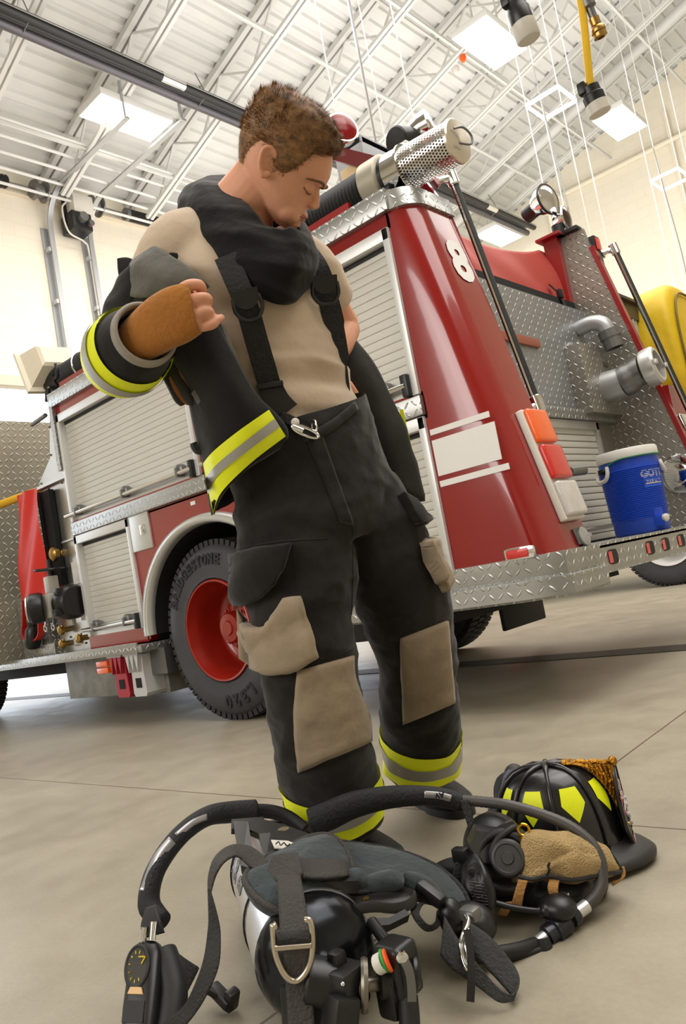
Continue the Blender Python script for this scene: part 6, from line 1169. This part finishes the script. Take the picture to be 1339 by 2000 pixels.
for rr_2 in ([[(1012, 1718, 1.342), (1030, 1720, 1.342)], [(1004, 1745, 1.335), (1022, 1748, 1.335)], [(998, 1768, 1.335), (1018, 1772, 1.335)]], [[(985, 1762, 1.345), (1002, 1760, 1.345)], [(978, 1776, 1.34), (994, 1780, 1.34)], [(972, 1786, 1.345), (988, 1788, 1.345)]], [[(1072, 1718, 1.34), (1092, 1718, 1.34)], [(1069, 1735, 1.33), (1089, 1738, 1.33)], [(1076, 1756, 1.33), (1092, 1760, 1.33)]], [[(1094, 1752, 1.345), (1108, 1744, 1.345)], [(1106, 1766, 1.34), (1120, 1762, 1.34)], [(1112, 1778, 1.34), (1124, 1772, 1.34)]], [[(1208, 1694, 1.40), (1218, 1692, 1.40)], [(1212, 1714, 1.39), (1220, 1712, 1.39)], [(1192, 1722, 1.385), (1196, 1730, 1.385)]]): rib(rr_2, 'net_strap', TANW, m, .003)
b = MB(); b.tube(spl(P3([(966, 1764, 1.335), (1000, 1772, 1.325), (1040, 1778, 1.32), (1075, 1780, 1.315)]), 5), [.006]*4+[.005]*8+[.007]*4, 10); b.ball(aD(1088, 1772, 1.32), (.034, .03, .022)); b.cyl(aD(1055, 1778, 1.31), aD(1082, 1782, 1.31), .012, 14, bev=.003); b.build('microphone_boom', BLACKP, m)
b = MB(); b.box(aD(1102, 1746, 1.335), (.016, .006, .006), None, .002); b.build('strap_slide', CHROME, m)
# ---- helmet
hd_ = (rh*cos(radians(14))-fh*sin(radians(14))).normalized(); hs2 = UP.cross(hd_); hc = aZ(1272, 1652, .02)-hd_*.175; hc.z = 0
t = thing('fire_helmet', 'black fire helmet with lime pentagon stickers and a leather front shield on the floor', 'helmet', hc)
def dome(a, e, g=.0):   # a: angle from the front, e: 0 rim .. 1 crown
    k = cos(e*pi/2)**.62; x = (.132+g)*k*cos(a)*(1.06 if cos(a) > 0 else 1.0); y = (.104+g)*k*sin(a); z = .045+(.178+g)*sin(e*pi/2)**1.0
    return hc+hd_*x+hs2*y+UP*z
b = MB(); b.grid(lambda u, v: dome(2*pi*u, v*.995), 64, 22, True); HM = M('helmet black', (24, 23, 24), .3, coat=.25); sh = b.build('shell', HM, t, ang=180)
b = MB(); rg = []
for k, (o, z) in enumerate(((-.004, .05), (.012, .043), (.035, .032), (.045, .022), (.044, .012), (.034, .008), (.0, .03), (-.01, .04))):
    r = []
    for i in range(64):
        a = 2*pi*i/64; f = 1+ (1.1 if cos(a) < 0 else .25)*abs(cos(a))**2*(o > .01); r.append(hc+hd_*((.14+o*f)*cos(a)*(1.04 if cos(a) > 0 else 1.1))+hs2*((.104+o*.9)*sin(a))+UP*(z-.012*abs(cos(a))**2*(o > .02)*(1 if cos(a) < 0 else .4)+.004))
    rg.append(r)
b.loft(rg, False); b.build('brim', M('brim rubber', (34, 33, 33), .5), t, ang=180)
for k in range(8):
    a = 2*pi*k/8+.0; pts = [dome(a, e/12, .003) for e in range(0, 13)]; b = MB(); b.tube(pts, [.0048]*11+[.007, .008], 8); b.build('rib', HM, sh, ang=180)
b = MB(); b.tube([dome(0, e/8, .004) for e in range(3, 9)]+[dome(pi, e/8, .004) for e in range(8, -1, -1)], .0075, 10); b.build('crest', HM, sh, ang=180)
for k in range(8):
    a0 = 2*pi*(k+.5)/8
    def pt(u, v): return dome(a0+u, .44+v, .0016)
    P5 = [(-.20, .17), (.20, .17), (.25, -.02), (0, -.19), (-.25, -.02)]; b = MB(); rows = []
    for s_ in (1, .66, .33, .02):
        r = []
        for i in range(5):
            (x0, y0), (x1, y1) = P5[i], P5[(i+1) % 5]
            for j in range(6): q = j/6; r.append(pt((x0+(x1-x0)*q)*s_*.92, (y0+(y1-y0)*q)*s_*.9))
        rows.append(r)
    b.loft(rows, False); b.build('lime_sticker', LIME, sh, ang=180)
HELM = t
# front shield, brass eagle bracket
so_ = hc+hd_*.158+UP*.03; su = (UP*.985-hd_*.17+hd_*.10).normalized(); sn = hs2.cross(su).normalized(); sn = sn if sn.dot(hd_) > 0 else -sn
def spv(v, w, d=.0): return so_+hs2*v+su*w+sn*(d-1.2*v*v*2.2)
OUT = [(-.032, 0), (.032, 0), (.045, .03), (.058, .05), (.056, .10), (.046, .135), (.028, .165), (.0, .185), (-.028, .165), (-.046, .135), (-.056, .10), (-.058, .05), (-.045, .03)]
Ps = [V((v, w, 0)) for v, w in OUT]; Ps = [p.lerp(Ps[(i+1) % len(Ps)], j/4) for i, p in enumerate(Ps) for j in range(4)]; b = MB(); cW = V((0, .085, 0)); rings = []
for s_, d in ((1, -.002), (1, .002), (.97, .0045), (.7, .004), (.35, .004), (.02, .004)): rings.append([spv(*(cW+(p-cW)*s_).xy, d) for p in Ps])
b.loft(rings); shd = b.build('front_shield', M('black leather shield', (26, 25, 25), .45), t, ang=60)
b = MB(); b.tube([spv(*(cW+(p-cW)*.93).xy, .005) for p in Ps], .0009, 5, loop=True); b.build('shield_stitching', M('grey thread', (150, 150, 148), .6), shd)
SR_ = M('shield red', (170, 14, 34), .45)
def plate(v0, w0, v1, w1, h, txt, sz):
    d = V((v1-v0, w1-w0, 0)); n = V((-d.y, d.x, 0)).normalized()*h/2; q = [V((v0, w0, 0))+n, V((v1, w1, 0))+n, V((v1, w1, 0))-n, V((v0, w0, 0))-n]; b = MB()
    b.grid(lambda u, v: spv(*((q[3].lerp(q[2], u)).lerp(q[0].lerp(q[1], u), v)).xy, .0058), 10, 2); p = b.build('shield_panel', SR_, shd, ang=180)
    b = MB(); dn = d.normalized(); nn = n.normalized(); mid_ = V(((v0+v1)/2, (w0+w1)/2, 0))
    def wp_(c): q = mid_+dn*c.x+nn*c.y; return spv(q.x, q.y, .0066+c.z)
    b.text(txt, sz, 0, 0, 0, .0004, .0006, warp=wp_, fit=d.length*.82); b.build('panel_lettering', WHITEP, p, ang=30)
FL = 1 if hs2.dot(CR) > 0 else 1
b_sign = 1
plate(-.052, .112, -.012, .150, .019, 'UNAC', .017); plate(-.048, .084, -.006, .122, .017, 'FING', .015); plate(.006, .122, .048, .084, .017, 'FING', .015); plate(-.034, .018, .034, .018, .024, 'FIRE DEPT', .020)
b = MB(); 
for k in range(3):
    b.torus(spv(0, .075, .006), sn, .014+.006*k, .0018, 30, 6)
for k in range(8): a = 2*pi*k/8; b.ball(spv(.027*cos(a), .075+.027*sin(a), .006), (.006, .006, .006), None, 10, 8)
b.build('shield_emblem', M('emblem grey', (176, 178, 180), .5), shd)
for v in (-.044, .044): b = MB(); b.ball(spv(v, .06, .005), .005, None, 12, 8); b.build('shield_rivet', BRASS, shd)
GOLD = M('worn gold', (176, 122, 40), .35, .9, var=.5, vs=60, bump=.8, bs=140)
b = MB(); e0, e1 = dome(0, .93, .006), spv(0, .186, .002)
for i in range(12):
    u = i/11; p = e0.lerp(e1, u)-UP*.002; w = .010+.012*u; low = dome(0, .9-.62*u, .006)
    if i < 11:
        u2 = (i+1)/11; p2 = e0.lerp(e1, u2)-UP*.002; low2 = dome(0, .9-.62*u2, .006); w2 = .010+.012*u2
        b.tube([p, p2], .007+.003*sin(i*2.1)*.5, 8)
        for s_ in (-1, 1): b.bm.faces.new([b.bm.verts.new(x) for x in (p+hs2*s_*w, p2+hs2*s_*w2, low2+hs2*s_*w2*1.3, low+hs2*s_*w*1.3)]); b.tube([p+hs2*s_*w*1.02, (p+low)/2+hs2*s_*w*1.25+hd_*.006, low+hs2*s_*w*1.3], [.004, .0045, .003], 6)
b.ball(e1+hd_*.002, (.010, .012, .012)); b.build('brass_eagle', GOLD, t, ang=60); 
for o in t.children_recursive:
    for v in o.data.vertices: v.co = hc+(v.co-hc)*.9
b = MB(); b.prism([hc+hd_*.10+UP*.17, hc+hd_*.135+UP*.05, hc+hd_*.146+UP*.06, hc+hd_*.14+UP*.185], hs2*.03); b.build('shield_gap_fill', BLACKP, t)  # black block added to darken the open gap behind the shield
# goggles and ear flap at the back of the helmet
b = MB(); gq = hc-hd_*.165-hs2*.03
b.ball(aD(1000, 1560, 1.72), (.045, .03, .06)); b.ball(aD(985, 1600, 1.70), (.04, .03, .05)); b.ball(aD(1008, 1530, 1.75), (.03, .03, .045)); gg = b.build('goggles', M('goggle rubber', (44, 44, 45), .6), t, uv=False); remesh(gg, .005, 5)
b = MB(); b.prism(P3([(985, 1520, 1.66), (996, 1505, 1.67), (1004, 1530, 1.665), (1000, 1590, 1.65), (984, 1606, 1.645), (970, 1580, 1.65)]), CF*.012); b.build('goggle_lens', M('goggle lens', (150, 150, 170), .08, .4, coat=1), gg)
b = MB(); b.ball(aD(1020, 1625, 1.62), (.09, .05, .045)); b.build('ear_flap', fabric('flap cloth', (16, 16, 18), .2, 10, .3, 40), t)
rib([[(932, 1650, 1.56), (945, 1655, 1.56)], [(930, 1610, 1.60), (944, 1614, 1.60)], [(950, 1588, 1.63), (960, 1598, 1.62)], [(985, 1578, 1.65), (990, 1592, 1.64)]], 'chin_strap', WEBD, t, .006)
b = MB(); b.box(aD(957, 1590, 1.60), (.02, .008, .01), None, .003); b.build('strap_hook', BRASS, t)
# ------------------------------------------------------------------ light and camera
w = bpy.data.worlds.new('World'); SC.world = w; w.use_nodes = True; bg = w.node_tree.nodes['Background']; bg.inputs['Color'].default_value = (.84, .91, 1.0, 1); bg.inputs['Strength'].default_value = 3.5
def area(loc, tgt, size, sy, power, col):
    l = bpy.data.lights.new('area_light', 'AREA'); l.shape = 'RECTANGLE'; l.size = size; l.size_y = sy; l.energy = power; l.color = col
    o = bpy.data.objects.new('area_light', l); COL.objects.link(o); o.location = loc; o.rotation_euler = (V(tgt)-V(loc)).to_track_quat('-Z', 'Y').to_euler()
area((-3.5, 6, 6.6), (-3.5, 6, 0), 9, 9, 760, (1, .97, .92))
area((1.5, 2.0, 6.5), (0, 2.2, 0), 5, 5, 330, (1, .97, .93))
area((-3.0, -4.5, 3.6), (-2.4, 3, 1.0), 5, 3, 250, (1, .97, .94))
area((-4, 9, 3.4), (-5.5, 10, 9), 9, 9, 620, (1, .99, .97))
cam = bpy.data.cameras.new('camera'); cam.sensor_fit = 'VERTICAL'; cam.sensor_height = 24; cam.lens = F*24/2000; cam.clip_start = .05; cam.clip_end = 200
co = bpy.data.objects.new('camera', cam); COL.objects.link(co); co.matrix_world = Matrix.Translation(EYE) @ ROT.to_4x4(); SC.camera = co
SC.view_settings.view_transform = 'Standard'; SC.view_settings.look = 'None'; SC.view_settings.exposure = 0
SC.cycles.max_bounces = 6; SC.cycles.diffuse_bounces = 4; SC.cycles.glossy_bounces = 3; SC.cycles.use_denoising = True; SC.cycles.adaptive_threshold = .03; SC.cycles.sample_clamp_indirect = 6
